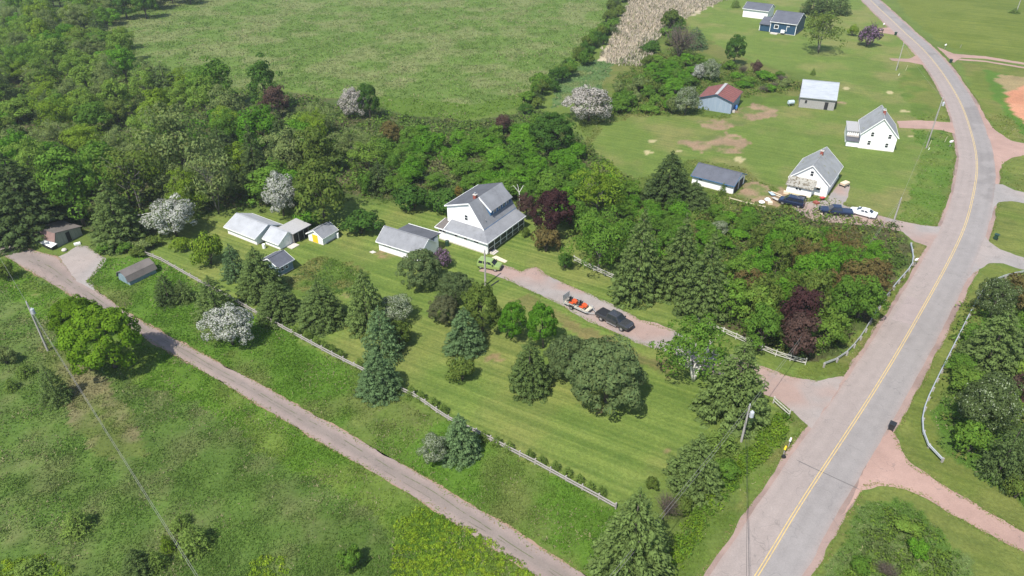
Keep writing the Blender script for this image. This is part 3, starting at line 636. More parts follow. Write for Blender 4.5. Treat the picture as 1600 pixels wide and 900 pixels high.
# ---- neighbours on the right
h = froot('white_shed', (1144.4,303.7), 55, 'white shed with charcoal roof beside the red dirt patch', 'shed'); L = (6.3,8.6)
gable(h, 6.3, 8.6, 1.95, 3.35, 'y', 'white', 'shingle_blue', oh=.4, ohg=.25, trim='blue_trim')
for s in (6.9, 1.6): window(h, 'x0', L, s, 1.55, .5, .34, 0, trim='blue_trim')
for s in (1.6, 4.3):
    door(h, 'y0', L, s, 2.2, 1.75, 'dark', False)
h = froot('cottage', (1290.2,308.6), 57, 'white cottage with steep grey roof and small front lean-to by the parked vehicles', 'house'); L = (10.8,7.3)
zr = HZ((1262,302), 259)
gable(h, 10.8, 7.3, 2.75, zr, 'x', 'white', 'shingle_old', oh=.35, ohg=.3)
window(h, 'x0', L, 3.5, 4.2, .55, 1.0, 1); window(h, 'x0', L, 1.75, 1.7, .6, 1.05, 1); window(h, 'y0', L, 4.0, 1.6, .8, 1.0, 1); window(h, 'y0', L, 7.5, 1.6, .8, 1.0, 1)
w = MB(); w.box(-1.9, -.01, 2.5, 7.2, .1, 1.75); w.build('wall', M['white'], h)
s = MB(); s.slab([(-2.3,2.25,1.82),(-2.3,7.5,1.82),(-.02,7.5,3.0),(-.02,2.25,3.0)], .12); s.build('roof_slope', M['shingle_moss'], h)
for s in (5.3, 4.7): window(h, 'x0', L, s, 1.3, .42, .42, 0, off=1.9)
sk = MB(); sk.box(-2.05,-1.9,2.6,7.2,0,.3); sk.build('skirting', M['wood_pale'], h)
aw = MB(); aw.slab([(-.95,1.3,2.05),(-.95,2.4,2.05),(-.04,2.4,2.3),(-.04,1.3,2.3)], .06); aw.build('awning', M['cement'], h); door(h, 'x0', L, 1.0, .8, 1.8, 'white_trim')
chimney(h, 6.6, 3.65, zr-.6, zr+.75)
h = froot('two_storey_house', (1395.6,237.8), 70, 'tall white house with grey gable roof and red chimney by the road bend', 'house'); L = (9.0,7.3)
zr = HZ((1368,234.4), 185.5); ze = 3.5
gable(h, 9.0, 7.3, ze, zr, 'x', 'white', 'shingle_old', oh=.3, ohg=.3)
for s, z in ((1.7,1.35),(5.35,1.5),(1.55,3.4),(5.1,3.5)): window(h, 'x0', L, s, z, .6, .95, 1)
for x in (2.0, 6.0): window(h, 'y0', L, x, 1.5, .7, 1.1, 1)
chimney(h, 3.6, 3.5, zr-.5, zr+.75)
w = MB(); w.box(2.6, 9.0, 7.31, 10.0, .1, 2.75); w.build('wall', M['white'], h)
s = MB(); s.slab([(2.4,7.35,2.95),(9.2,7.35,2.95),(9.2,10.2,2.9),(2.4,10.2,2.9)], .14); s.build('flat_roof', M['felt'], h)
w = MB(); w.box(.1, 2.6, 7.31, 9.9, .1, 1.35); w.build('wall', M['white'], h)
s = MB(); s.slab([(-.15,7.35,1.45),(2.4,7.35,1.75),(2.4,10.1,1.75),(-.15,10.1,1.45)], .1); s.build('porch_roof', M['shingle_dark'], h)
for i in range(7):
    p = MB(); p.box(2.42, 2.50, 7.45+i*.42, 7.53+i*.42, 1.75, 2.75); p.build('railing_post', M['wood_grey'], h)
d_ = MB(); d_.box(1.7, 2.6, 7.35, 10.0, 1.78, 1.86); d_.build('deck', M['wood_grey'], h)
h = froot('red_roofed_barn', (1141.2,178), 62, 'pale blue barn with a rusty red metal roof', 'barn'); L = (9.5,8.3)
zr = HZ((1116,174), 147.8)
gable(h, 9.5, 8.3, 2.95, zr, 'x', 'blue_pale', 'rust', oh=.35, ohg=.35, trim='blue_wall', found=False)
rd = MB(); rd.bar((-.3,4.15,zr+.17),(9.8,4.15,zr+.17), .75, .05); rd.build('ridge_flashing', M['felt'], h)
for i in range(8):
    for sd in (0, 1):
        x = .3+i*1.25; y0_, z0_ = (-.35, 2.95-.35*(zr-2.95)/4.15) if sd == 0 else (8.65, 2.95-.35*(zr-2.95)/4.15)
        k = MB(); k.bar((x, y0_, z0_+.15), (x, 4.15, zr+.15), .05, .05); k.build('roof_seam', M['rust'], h)
h = froot('stone_barn', (1302,173), 71, 'grey stone barn with a bright metal roof', 'barn'); L = (7.0,8.4)
gable(h, 7.4, 8.4, 2.85, 6.0, 'y', 'stone', 'zinc', oh=.3, ohg=.2, trim='metal', found=False)
for i in range(7):
    k = MB(); y = -.2+i*1.45; k.bar((-.28, y, 2.85-.28*(3.15/3.7)+.145), (3.7, y, 6.145), .05, .05); k.build('roof_seam', M['zinc'], h)
window(h, 'x0', L, 6.9, 1.6, .5, .8, 0, trim='stone'); door(h, 'x0', L, 1.95, .85, 1.9, 'dark', False)
h = froot('blue_house', (1241.3,55.6), 57, 'deep blue house with charcoal roof near the far road', 'house'); L = (9.0,12.3)
gable(h, 12.0, 8.6, 3.7, 6.2, 'y', 'blue_wall', 'shingle_blue', oh=.4, ohg=.3)
window(h, 'x0', L, 6.6, 2.1, 1.2, 1.0, 0, fw=.16); 
w = MB(); w.prism([(.3,.1),(8.3,.1),(8.3,3.3),(4.0,3.3),(.3,2.4)], lambda p, q: (p[0], q, p[1]), 8.6, 12.3); w.build('wall', M['blue_wall'], h)
s = MB(); s.slab([(-.1,8.9,2.38),(-.1,12.6,2.38),(5.0,12.6,4.0),(5.0,8.9,4.0)], .12); s.build('roof_slope', M['shingle_blue'], h)
for y in (-.04, 8.64, 12.34):
    cb = MB(); cb.box(-.06+(.3 if y > 12 else 0), .10+(.3 if y > 12 else 0), y-.09, y+.09, .1, 2.4 if y > 12 else 3.4); cb.build('corner_board', M['white_trim'], h)
hp = MB(); hp.box(-1.15,-.55,3.3,4.6,.55,1.5); hp_ = hp.build('heat_pump', M['white_trim'], h); hs = MB(); hs.box(-1.1,-.6,3.4,4.5,0,.55); hs.build('stand', M['black'], hp_)
hd = MB(); hd.box(-.16,-.02,2.95,3.1,.9,2.7); hd.box(-.16,-.021,2.1,2.95,2.55,2.7); hd.build('line_cover', M['white_trim'], h)
dk = MB(); dk.box(-2.2,-.5,5.4,7.8,0,.28); dk.build('deck', M['cement'], h)
h = froot('far_garage', (1198,31), 57, 'far white building with charcoal roof behind the blue house', 'garage'); 
gable(h, 8.0, 9.2, 3.1, 4.7, 'y', 'white', 'shingle_blue', oh=.45, ohg=.3)
# ---- lane sheds on the left
h = froot('lane_shed', (90,387), 66, 'grey-green lane shed with brown shingled front and white boards below', 'shed'); L = (5.0,5.0)
w = MB(); w.prism([(.0,0),(5.0,0),(5.0,1.55),(.5,2.55),(.0,1.2)], lambda p, q: (p[0], q, p[1]), 0, 5.0); w.build('wall', M['grey_green'], h)
s = MB(); s.slab([(-.22,-.12,1.12),(-.22,5.12,1.12),(.42,5.12,2.72),(.42,-.12,2.72)], .1); s.build('shingled_front', M['shingle_brown'], h)
s = MB(); s.slab([(.40,-.2,2.74),(.40,5.2,2.74),(5.35,5.2,1.62),(5.35,-.2,1.62)], .1); s.build('roof', M['shingle_weather'], h)
for i in range(8):
    p = MB(); p.box(-.05, -.01, .08+i*.61, .64+i*.61, .05, 1.1); p.build('board', M['white_trim'], h)
door(h, 'y0', L, 2.5, .75, 1.75, 'dark', False)
h = froot('barrel_shed', (204,446.2), 56, 'little grey gambrel-roofed shed in the grass beside the paved apron', 'shed'); L = (4.6,3.1)
prof = [(0,0),(3.1,0),(3.1,.75),(2.75,1.55),(1.55,2.1),(.35,1.55),(0,.75)]
w = MB(); w.prism(prof, lambda p, q: (q, p[0], p[1]), 0, 4.6); w.build('wall', M['teal_grey'], h)
for a, b_ in (((-.10,.70),(.32,1.62)), ((.30,1.63),(1.55,2.19)), ((1.55,2.19),(2.80,1.63)), ((2.78,1.62),(3.2,.70))):
    s = MB(); s.slab([(-.25,a[0],a[1]),(-.25,b_[0],b_[1]),(4.85,b_[0],b_[1]),(4.85,a[0],a[1])], .06); s.build('roof_slope', M['shingle_weather'], h)
for s in (1.1, 2.0): door(h, 'x0', L, s, .85, 1.35, 'teal_grey')

# ================================================================== VEHICLES
def wheel(root, x, y, r, w, side):
    t = MB(); n = 18; prof = [(r*.62,-w/2),(r*.93,-w/2),(r,-w*.36),(r,w*.36),(r*.93,w/2),(r*.62,w/2)]
    vs = [(x+q*math.cos(2*math.pi*j/n), y+h_, r+q*math.sin(2*math.pi*j/n)) for q, h_ in prof for j in range(n)]
    fs = [(i*n+j, i*n+(j+1) % n, (i+1)*n+(j+1) % n, (i+1)*n+j) for i in range(5) for j in range(n)] + [(5*n+j, 5*n+(j+1) % n, (j+1) % n, j) for j in range(n)]
    t.add(vs, fs); wh = t.build('wheel', M['rubber'], root, smooth=False)
    m = MB(); yy = y+side*w*.34
    m.add([(x+r*.62*math.cos(2*math.pi*j/n), yy, r+r*.62*math.sin(2*math.pi*j/n)) for j in range(n)]+[(x, yy+side*.03, r)], [(j, (j+1) % n, n) for j in range(n)])
    m.add([(x+r*.62*math.cos(2*math.pi*j/n), yy-side*w*.3, r+r*.62*math.sin(2*math.pi*j/n)) for j in range(n)], [tuple(range(n))])
    m.build('rim', M['rim'], wh)
def loft(mb, secs, m=0):
    k = len(secs[0])
    for i in range(len(secs)-1):
        a, b = secs[i], secs[i+1]; mb.add(a+b, [(j, (j+1) % k, k+(j+1) % k, k+j) for j in range(k)], m)
    mb.add(secs[0], [tuple(range(k))[::-1]], m); mb.add(secs[-1], [tuple(range(k))], m)
def car(name, label, cat, rear_px, front_px, paint_, W_, stations, cabin, wheels, r, ww=.24, side=-1, truck=False, belt=None):
    """stations: (x, z bottom, z shoulder, half width); x=0 midway, + forward. cabin: list of (x, z, half width) rings: base/top pairs"""
    a = G(*rear_px); b = G(*front_px); d = (b-a)[:2]; d /= np.linalg.norm(d); nrm = np.array([-d[1], d[0]])
    mid = (a[:2]+b[:2])/2; c = mid+nrm*(W_/2-.1)*(1 if side < 0 else -1)
    root = empty(name, (c[0], c[1], 0), math.atan2(d[1], d[0]), label, cat)
    secs = []
    for x, zb, zs, hw in stations:
        secs.append([(x,-hw*.9,zb),(x,-hw,zb+.16),(x,-hw,zs-.16),(x,-hw*.95,zs-.03),(x,-hw*.86,zs),(x,hw*.86,zs),(x,hw*.95,zs-.03),(x,hw,zs-.16),(x,hw,zb+.16),(x,hw*.9,zb)])
    b_ = MB(); loft(b_, secs); b_.build('body', M[paint_], root, smooth=False)
    # cabin: (x0,x1,x2,x3) rear base, rear top, front top, front base ; z base, z top ; half widths
    (x0,x1,x2,x3), z0, z1, wb, wt = cabin
    q = [(x0,-wb,z0),(x3,-wb,z0),(x3,wb,z0),(x0,wb,z0),(x1,-wt,z1-.05),(x2,-wt,z1-.05),(x2,wt,z1-.05),(x1,wt,z1-.05),(x1+.12,-wt*.85,z1),(x2-.14,-wt*.85,z1),(x2-.14,wt*.85,z1),(x1+.12,wt*.85,z1)]
    cb = MB(); cb.add(q, [(0,1,5,4),(1,2,6,5),(2,3,7,6),(3,0,4,7),(4,5,9,8),(5,6,10,9),(6,7,11,10),(7,4,8,11),(8,9,10,11)]); cb.build('cabin', M[paint_], root)
    V = [Vector(p) for p in q]
    def pane(nm, c4, u0, u1, v0, v1):
        A, B, Cc, D = c4; P = lambda u, v: (A.lerp(B, u)).lerp(D.lerp(Cc, u), v)
        pts = [P(u0,v0), P(u1,v0), P(u1,v1), P(u0,v1)]; nn = (pts[1]-pts[0]).cross(pts[3]-pts[0]).normalized()
        cen = sum(V[:4], Vector())/4; 
        if nn.dot(pts[0]-cen) < 0: nn = -nn
        g = MB(); g.slab([p+nn*.012 for p in pts], .02); g.build(nm, M['glass'], root)
    pane('windshield', (V[1],V[2],V[6],V[5]), .07, .93, .10, .93); pane('rear_window', (V[3],V[0],V[4],V[7]), .09, .91, .16, .9)
    nb = belt or [(.10,.46),(.52,.90)]
    for u0, u1 in nb:
        pane('side_window', (V[0],V[1],V[5],V[4]), u0, u1, .14, .88); pane('side_window', (V[3],V[2],V[6],V[7]), u0, u1, .14, .88)
    for x in wheels:
        for s in (-1, 1): wheel(root, x, s*(W_/2-ww/2-.01), r, ww, s)
    xf, zbf, zsf, hwf = stations[-1]; xr, zbr, zsr, hwr = stations[0]
    for s in (-1, 1):
        k = MB(); k.box(xf-.1, xf+.02, s*hwf*.62-.16, s*hwf*.62+.16, zsf-.30, zsf-.12); k.build('headlight', M['lamp'], root)
        k = MB(); k.box(xr-.02, xr+.08, s*hwr*.8-.1, s*hwr*.8+.1, zsr-.42, zsr-.14); k.build('tail_light', M['taillamp'], root)
        k = MB(); k.box(x3-.42, x3-.24, s*(wb+.12)-.11, s*(wb+.12)+.11, z0+.04, z0+.2); k.build('mirror', M['black'] if paint_ != 'car_white' else M[paint_], root)
    for nm, x, hw, zb in (('front_bumper', xf, hwf, zbf), ('rear_bumper', xr, hwr, zbr)):
        k = MB(); k.box(x-.07, x+.07, -hw*.93, hw*.93, zb+.02, zb+.24); k.build(nm, M['black'], root)
    return root
tk = [(-2.9,.62,1.06,.92),(-2.82,.52,1.10,.97),(-1.0,.48,1.12,1.0),(.9,.48,1.12,1.0),(1.5,.48,1.15,1.0),(2.45,.50,1.12,.97),(2.8,.52,1.02,.90),(2.9,.58,.92,.82)]
t1 = car('pickup_truck', 'charcoal crew cab pickup towing an orange-mower trailer', 'pickup truck', (938,501.5), (970,517.5), 'car_charcoal', 2.02, tk, ((-1.02,-.80,.72,1.42), 1.10, 1.86, .93, .72), (-1.78,1.86), .40, .27)
k = MB(); k.box(-2.78, -1.12, -.86, .86, 1.121, 1.16); k.build('bed_cover', M['black'], t1)
k = MB()
for y in (-.98, .98): k.box(-.75, 1.0, y-.06, y+.06, .42, .48)
k.build('running_board', M['rim'], t1)
k = MB(); k.box(2.86, 2.915, -.48, .48, .66, .9); k.build('grille', M['metal'], t1)
gs = [(-1.98,.45,.95,.80),(-1.9,.36,1.02,.87),(-1.2,.30,1.05,.9),(.8,.30,1.05,.9),(1.5,.32,1.02,.89),(1.95,.36,.92,.82),(2.05,.42,.80,.70)]
car('green_hatchback', 'lime green boxy hatchback parked by the farmhouse', 'car', (750.5,420), (774,424.5), 'car_green', 1.8, gs, ((-1.92,-1.75,.55,1.2), 1.03, 1.62, .84, .70), (-1.28,1.28), .33, .22, belt=[(.08,.32),(.37,.60),(.64,.86)])
ws = [(-2.42,.5,.88,.74),(-2.35,.36,.96,.84),(-1.5,.28,.98,.91),(.6,.28,.96,.92),(1.5,.30,.92,.9),(2.2,.34,.80,.82),(2.42,.40,.66,.66)]
car('white_sedan', 'white sedan at the end of the cottage driveway', 'car', (1358,342), (1333,335.5), 'car_white', 1.82, ws, ((-1.75,-.95,.35,1.25), .94, 1.42, .83, .62), (-1.42,1.45), .34, .22, side=1, belt=[(.22,.48),(.52,.80)])
car('navy_pickup', 'navy pickup parked between the dark van and the white sedan', 'pickup truck', (1324,340), (1288,336.5), 'car_navy', 1.95, tk, ((-1.02,-.80,.72,1.42), 1.10, 1.82, .9, .7), (-1.78,1.86), .38, .26, side=1)
vs_ = [(-2.3,.5,1.05,.85),(-2.25,.4,1.12,.92),(-1.0,.34,1.14,.95),(1.0,.34,1.12,.95),(1.6,.36,1.06,.93),(2.2,.4,.96,.86),(2.35,.45,.84,.74)]
car('dark_van', 'dark blue van beside the junk pile in front of the cottage', 'van', (1250,326), (1219,319), 'car_navy', 1.9, vs_, ((-2.25,-2.1,.7,1.5), 1.12, 1.82, .9, .74), (-1.45,1.5), .36, .24, side=1, belt=[(.06,.3),(.34,.58),(.62,.84)])
car('dark_car', 'dark car partly out of the picture at the lane end', 'car', (-22,383), (1.5,387), 'car_dark', 1.8, ws, ((-1.75,-.95,.35,1.25), .94, 1.42, .83, .62), (-1.42,1.45), .34, .22, belt=[(.22,.48),(.52,.80)])

# ---- utility trailer and mowers
a = G(884,478.5); b = G(938,501.5); d = (b-a)[:2]; d /= np.linalg.norm(d); nrm = np.array([-d[1], d[0]]); tc = G(897,484)[:2]+nrm*.75
TR = empty('utility_trailer', (tc[0], tc[1], 0), math.atan2(d[1], d[0])-.03, 'open utility trailer with raised mesh ramp behind the charcoal pickup', 'trailer')
k = MB(); k.box(-1.9, 2.3, -.85, .85, .48, .54); k.build('deck', M['wood_pale'], TR)
for y in (-.9, .9):
    k = MB(); k.bar((-1.95,y,.56),(2.35,y,.56), .07, .12); k.bar((-1.95,y,.86),(2.35,y,.86), .05, .05)
    for i in range(6): k.bar((-1.93+i*.85,y,.56),(-1.93+i*.85,y,.86), .05, .05)
    k.build('side_rail', M['galv'], TR)
k = MB(); k.bar((2.35,-.9,.56),(2.35,.9,.56), .07, .12); k.bar((2.35,-.9,.86),(2.35,.9,.86), .05, .05); k.build('front_rail', M['galv'], TR)
k = MB(); k.bar((2.35,.75,.5),(3.6,.03,.5), .08, .1); k.bar((2.35,-.75,.5),(3.6,-.03,.5), .08, .1); k.bar((3.5,0,.5),(3.95,0,.52), .08, .1); k.build('tow_bar', M['galv'], TR)
g = MB()
for i in range(8): y = -.86+i*1.72/7; g.bar((-1.95,y,.6),(-2.05,y,1.75), .03, .03)
for i in range(5): z = .6+i*1.15/4; g.bar((-1.95-.1*i/4,-.88,z),(-1.95-.1*i/4,.88,z), .03, .03)
g.build('ramp_gate', M['galv'], TR)
g = MB(); g.slab([(-2.0,-.84,.62),(-2.0,.84,.62),(-2.09,.84,1.72),(-2.09,-.84,1.72)], .008); g.build('ramp_mesh', M['metal'], TR)
for y, s in ((-.98,-1),(.98,1)):
    wheel(TR, -.35, y, .31, .2, s)
    k = MB(); k.box(-.8,.1,y-.13,y+.13,.66,.70); k.build('mudguard', M['black'], TR)
def mower(x, label):
    P = Vector((tc[0], tc[1], 0)); ca, sa = d
    o = empty('riding_mower', (tc[0]+ca*x, tc[1]+sa*x, .54), math.atan2(d[1], d[0]), label, 'mower', 'mowers on the trailer')
    k = MB(); loft(k, [[(-.05,-.32,.30),(-.05,.32,.30),(-.05,.30,.66),(-.05,-.30,.66)],[(.35,-.36,.26),(.35,.36,.26),(.35,.30,.70),(.35,-.30,.70)],[(.72,-.28,.28),(.72,.28,.28),(.72,.2,.56),(.72,-.2,.56)]]); k.build('hood', M['orange'], o)
    k = MB(); k.box(-.42,.3,-.52,.52,.12,.26); k.build('cutting_deck', M['orange'], o)
    k = MB(); k.box(-.75,-.05,-.3,.3,.22,.42); k.build('chassis', M['black'], o)
    k = MB(); k.box(-.45,-.08,-.24,.24,.5,.6); k.box(-.55,-.44,-.24,.24,.55,.95); k.build('seat', M['black'], o)
    k = MB(); k.tube([(-.02,0,.6),(-.12,0,.95)], .025, 6); k.box(-.2,-.05,-.18,.18,.93,.97); k.build('steering', M['black'], o)
    for xx, rr in ((-.62,.26),(.55,.18)):
        for s in (-1, 1): wheel(o, xx, s*.42, rr, .18, s)
    k = MB(); k.tube([(-.55,-.28,.4),(-.6,-.28,1.15),(-.6,.28,1.15),(-.55,.28,.4)], .025, 6); k.build('roll_bar', M['metal'], o)
mower(-.75, 'orange riding mower at the ramp end of the trailer'); mower(1.05, 'orange riding mower nearest the pickup on the trailer')

# ================================================================== FENCES, RAILS, POLES
def rail_fence(name, label, pts, step, hgt, mat, rails, post_w=.13, brace=False, rail_w=.06, rail_h=.14):
    P = resample(np.array(pts), step=step); c = P[0]; o = empty(name, (c[0], c[1], 0), 0, label, 'fence')
    pm = None
    for i, p in enumerate(P):
        hh = hgt*random.uniform(.96,1.05)
        if pm is None:
            b = MB(); b.box(-post_w/2, post_w/2, -post_w/2, post_w/2, 0, hgt+.08); q = b.build('post', M[mat], o); pm = q.data
        else: q = link('post', pm, o)
        q.location = (p[0]-c[0], p[1]-c[1], 0); q.rotation_euler = (random.uniform(-.03,.03), random.uniform(-.03,.03), math.atan2(*(P[min(i+1,len(P)-1)]-P[max(i-1,0)])[::-1])); q.scale = (1,1,hh/hgt)
    for i in range(len(P)-1):
        a, b_ = P[i]-c, P[i+1]-c; dd = (b_-a)/np.linalg.norm(b_-a); off = np.array([-dd[1], dd[0]])*-(post_w/2+rail_w/2)
        for z in rails:
            m = MB(); m.bar((a[0]+off[0],a[1]+off[1],z+random.uniform(-.03,.03)),(b_[0]+off[0],b_[1]+off[1],z+random.uniform(-.03,.03)), rail_w, rail_h); m.build('rail', M[mat], o, fixn=False)
        if brace:
            z0, z1 = rails[0]+.06, rails[-1]-.06
            for s in (0, 1):
                m = MB(); m.bar((a[0],a[1],z0 if s else z1),(b_[0],b_[1],z1 if s else z0), .03, .06); m.build('brace', M[mat], o, fixn=False)
    return o
FL = GP([(228,399),(250,407),(275,421),(310,441),(355,465),(400,491),(427,506),(470,530),(520,557),(566,580),(612,605),(650,622),(697,655),(745,678),(800,707),(835,725),(882,751),(930,777),(962,795)])
rail_fence('rail_fence', 'long weathered grey two-rail fence along the lawn and lane verge', FL, 2.1, .85, 'wood_grey', (.42,.78), .15, rail_h=.15, rail_w=.09)
rail_fence('white_fence', 'white braced fence above the driveway, from the clipped shrub to the grove', GP([(897,408),(915,417),(940,429),(962,438)]), 1.9, 1.0, 'fence_white', (.35,.95), .11, True, rail_h=.10, rail_w=.05)
rail_fence('white_fence', 'white braced fence between the birch and the roadside wood', GP([(1090,506),(1120,517),(1150,530),(1185,546),(1220,560),(1258,570)]), 1.9, 1.0, 'fence_white', (.35,.95), .11, True, rail_h=.10, rail_w=.05)
rail_fence('white_fence', 'short white rail fence at the driveway mouth by the large spreading spruce', GP([(1208,630),(1220,640),(1232,652)]), 1.6, 1.0, 'fence_white', (.55,.98), .12)
rail_fence('wire_fence', 'low pale board fence below the red dirt patch', GP([(1140,312),(1165,319),(1195,326)]), 2.5, .5, 'wood_pale', (.42,), .08)
rail_fence('back_fence', 'short white board fence half hidden beside the wide white blossom bush', GP([(205,346),(222,342),(240,339)]), 2.2, 1.1, 'white_trim', (.5,.95), .1)
def guardrail(label, pts):
    P = resample(smooth_line(np.array(GP(pts, .55)), 2), step=2.3); c = P[0]; o = empty('guardrail', (c[0], c[1], 0), 0, label, 'guardrail')
    prof = [(-.02,-.16),(.06,-.12),(.06,-.05),(-.02,0),(.06,.05),(.06,.12),(-.02,.16),(-.06,.16),(-.06,-.16)]
    tn = np.gradient(P, axis=0); tn /= np.linalg.norm(tn, axis=1, keepdims=True); nn = np.stack([tn[:,1], -tn[:,0]], 1)
    pm = None
    for i in range(len(P)):
        if pm is None: b = MB(); b.box(-.10,.10,-.10,.10,0,.66); q = b.build('post', M['wood_grey'], o); pm = q.data
        else: q = link('post', pm, o)
        q.location = (*(P[i]-c-nn[i]*.16), 0); q.rotation_euler = (0,0,math.atan2(tn[i][1], tn[i][0]))
        if i < len(P)-1:
            m = MB(); k = len(prof); secs = [[tuple((P[j]-c)+nn[j]*a)+(.56+z,) for a, z in prof] for j in (i, i+1)]
            loft(m, secs); m.build('rail', M['galv'], o)
    return o
guardrail('short curved galvanised guardrail around the roadside wood', [(1423,380),(1427,397),(1427,413),(1402,440),(1383,465),(1365,492),(1347,524),(1322,552),(1305,562),(1287,568)])
guardrail('long curved galvanised guardrail on the outer side of the road', [(1640,416),(1592,425),(1560,433),(1537,450),(1520,480),(1500,520),(1480,560),(1460,600),(1446,630),(1440,655),(1443,680),(1455,703),(1472,717)])
def pole(base, top_y, label, transformer=None, arm=False, r=.15, group=None, h=None, mat='pole_wood'):
    P = G(*base); hh = h or HZ(base, top_y)
    o = empty('utility_pole', P, 0, label, 'utility pole', group)
    k = MB(); k.tube([(0,0,0),(0,0,hh*.5),(0,0,hh)], [r, r*.85, r*.7], 8); k.build('shaft', M[mat], o)
    k = MB(); k.lathe([(.05,0),(.08,.05),(.05,.12),(.07,.16),(.03,.22)], 8, (0,0,hh)); k.build('insulator', M['transformer'], o)
    if transformer is not None:
        k = MB(); k.lathe([(.02,0),(.22,.03),(.25,.08),(.25,.78),(.22,.84),(.06,.88)], 12, (transformer,-.12,hh-1.75)); tr_ = k.build('transformer', M['transformer'], o)
        k = MB(); k.lathe([(.03,0),(.05,.06),(.03,.18)], 6, (transformer,-.12,hh-.87)); k.build('bushing', M['white_trim'], tr_)
        k = MB(); k.box(min(0,transformer), max(0,transformer), -.17, -.07, hh-1.3, hh-1.2); k.build('bracket', M['metal'], o)
    if arm: k = MB(); k.box(-.9,.9,-.05,.05,hh-.5,hh-.38); k.build('crossarm', M['pole_wood'], o)
    return Vector((P[0], P[1], hh))
pL = pole((75,548), 473, 'grey utility pole with a transformer in the meadow by the maple', .42)
pC = pole((758.5,446), 391, 'utility pole beside the lime green hatchback', None, r=.17)
p3 = pole((1158,690), 633, 'roadside utility pole with transformer before the large spreading spruce', .42)
pM = pole((1396,347), 310, 'short utility pole at the mouth of the cottage driveway', None)
pR = pole((1447,232), 153, 'tall utility pole with transformer at the road bend', .45)
pF = pole((1400,110), 68, 'slim utility pole by the small gravel drive', None)
pT = pole((1589,16), -20, 'utility pole at the far field corner', None)
def wire(label, a, b, sag, mat='wire', r=.014, group='overhead wires'):
    a = Vector(a); b = Vector(b); pts = [a.lerp(b, t/16)-Vector((0,0,4*sag*(t/16)*(1-t/16))) for t in range(17)]
    k = MB(); c = Vector((a.x, a.y, 0)); k.tube([p-c for p in pts], r, 4); o = k.build('overhead_wire', M[mat], None, fixn=False); o.location = c; tag(o, label, 'wire', group)
eL = G(402, 1046, 8.0); eL2 = G(394, 1040, 7.4)
wire('upper overhead wire running down from the meadow pole over the grass', pL+Vector((0,0,.15)), eL, .5, r=.014)
wire('lower overhead wire running down from the meadow pole over the grass', pL-Vector((0,0,.5)), eL2, .6, r=.014)
wire('overhead wire leaving the meadow pole toward the dark lane-end shrub', pL+Vector((0,0,.1)), G(-60, 300, 8), .5, r=.014)
e3 = G(880, 985, 9.0)
wire('upper overhead wire from the transformer pole past the tallest cone spruce', p3+Vector((0,0,.1)), e3, .5, r=.014)
wire('lower overhead wire from the transformer pole past the tallest cone spruce', p3-Vector((0,0,.7)), e3-Vector((0,0,.7)), .6, r=.014)
wire('upper overhead wire across the roadside wood to the short pole', p3+Vector((0,0,.1)), pM+Vector((0,0,.1)), .7, r=.014)
wire('lower overhead wire across the roadside wood to the short pole', p3-Vector((0,0,.7)), pM-Vector((0,0,.7)), .8, r=.014)
wire('overhead wire from the short pole to the tall bend pole', pM, pR-Vector((0,0,1)), .6); wire('overhead wire from the tall bend pole to the slim pole', pR, pF, .8)
wire('dark overhead wire above the roadside weeds, nearer the trees', p3-Vector((0,0,.9)), G(1166, 1010, 6.5), .3, 'wire_dark', .014)
wire('dark overhead wire above the roadside weeds, nearer the road', p3-Vector((.3,0,1.4)), G(1176, 1010, 6.0), .4, 'wire_dark', .014)

# ================================================================== SMALL THINGS
def cart(px, label, rz, mat='bin_green'):
    P = G(*px); o = empty('waste_cart', P, rz, label, 'waste cart')
    k = MB(); loft(k, [[(-.24,-.26,.06),(.24,-.26,.06),(.24,.26,.06),(-.24,.26,.06)],[(-.31,-.34,.98),(.31,-.34,.98),(.31,.34,.98),(-.31,.34,.98)]]); k.build('body', M[mat], o)
    k = MB(); k.slab([(-.36,-.38,1.03),(.36,-.38,1.06),(.36,.38,1.06),(-.36,.38,1.03)], .06); k.build('lid', M[mat], o)
    for y in (-.27,.27):
        k = MB(); k.tube([(-.27,y-.04,.12),(-.27,y+.04,.12)], .12, 10); k.build('wheel', M['rubber'], o)
    k = MB(); k.tube([(-.42,-.24,.98),(-.42,.24,.98)], .025, 6); k.build('handle', M['black'], o)
cart((1392,671), 'dark waste cart at the mouth of the red gravel road', .9, 'bin_black')
cart((1555,374), 'green waste cart beside the side driveway at the road bend', 2.4); cart((1485,98), 'green waste cart by the farm track entrance', .3); cart((1399,55), 'green waste cart near the far small gravel drive', .6)
cart((1281,331), 'green waste cart at the tail of the dark van', 1.); cart((56,379), 'dark waste cart before the lane shed', .4, 'bin_green')
def mailbox(px, label, mat='white_trim', rz=0., big=1.):
    P = G(*px); o = empty('mailbox', P, rz, label, 'mailbox')
    k = MB(); k.box(-.05,.05,-.05,.05,0,1.05); k.build('post', M['wood_grey'], o)
    k = MB(); pr = [(-.12,0),(.12,0),(.12,.16),(.085,.24),(0,.27),(-.085,.24),(-.12,.16)]; pr = [(a*big*1.3,b*big*1.3) for a,b in pr]
    k.prism(pr, lambda p, q: (q, p[0], 1.05+p[1]), -.3*big*1.2, .3*big*1.2); k.build('box', M[mat], o)
    k = MB(); k.box(.05,.25,-.2*big,-.17*big,1.2,1.32); k.build('flag', M['red'], o)
mailbox((1224,711), 'yellow mailbox by the roadside weeds', 'postyellow', 1.0, .7); mailbox((1232,698), 'white mailbox beside the yellow mailbox', 'white_trim', 1.0, .7)
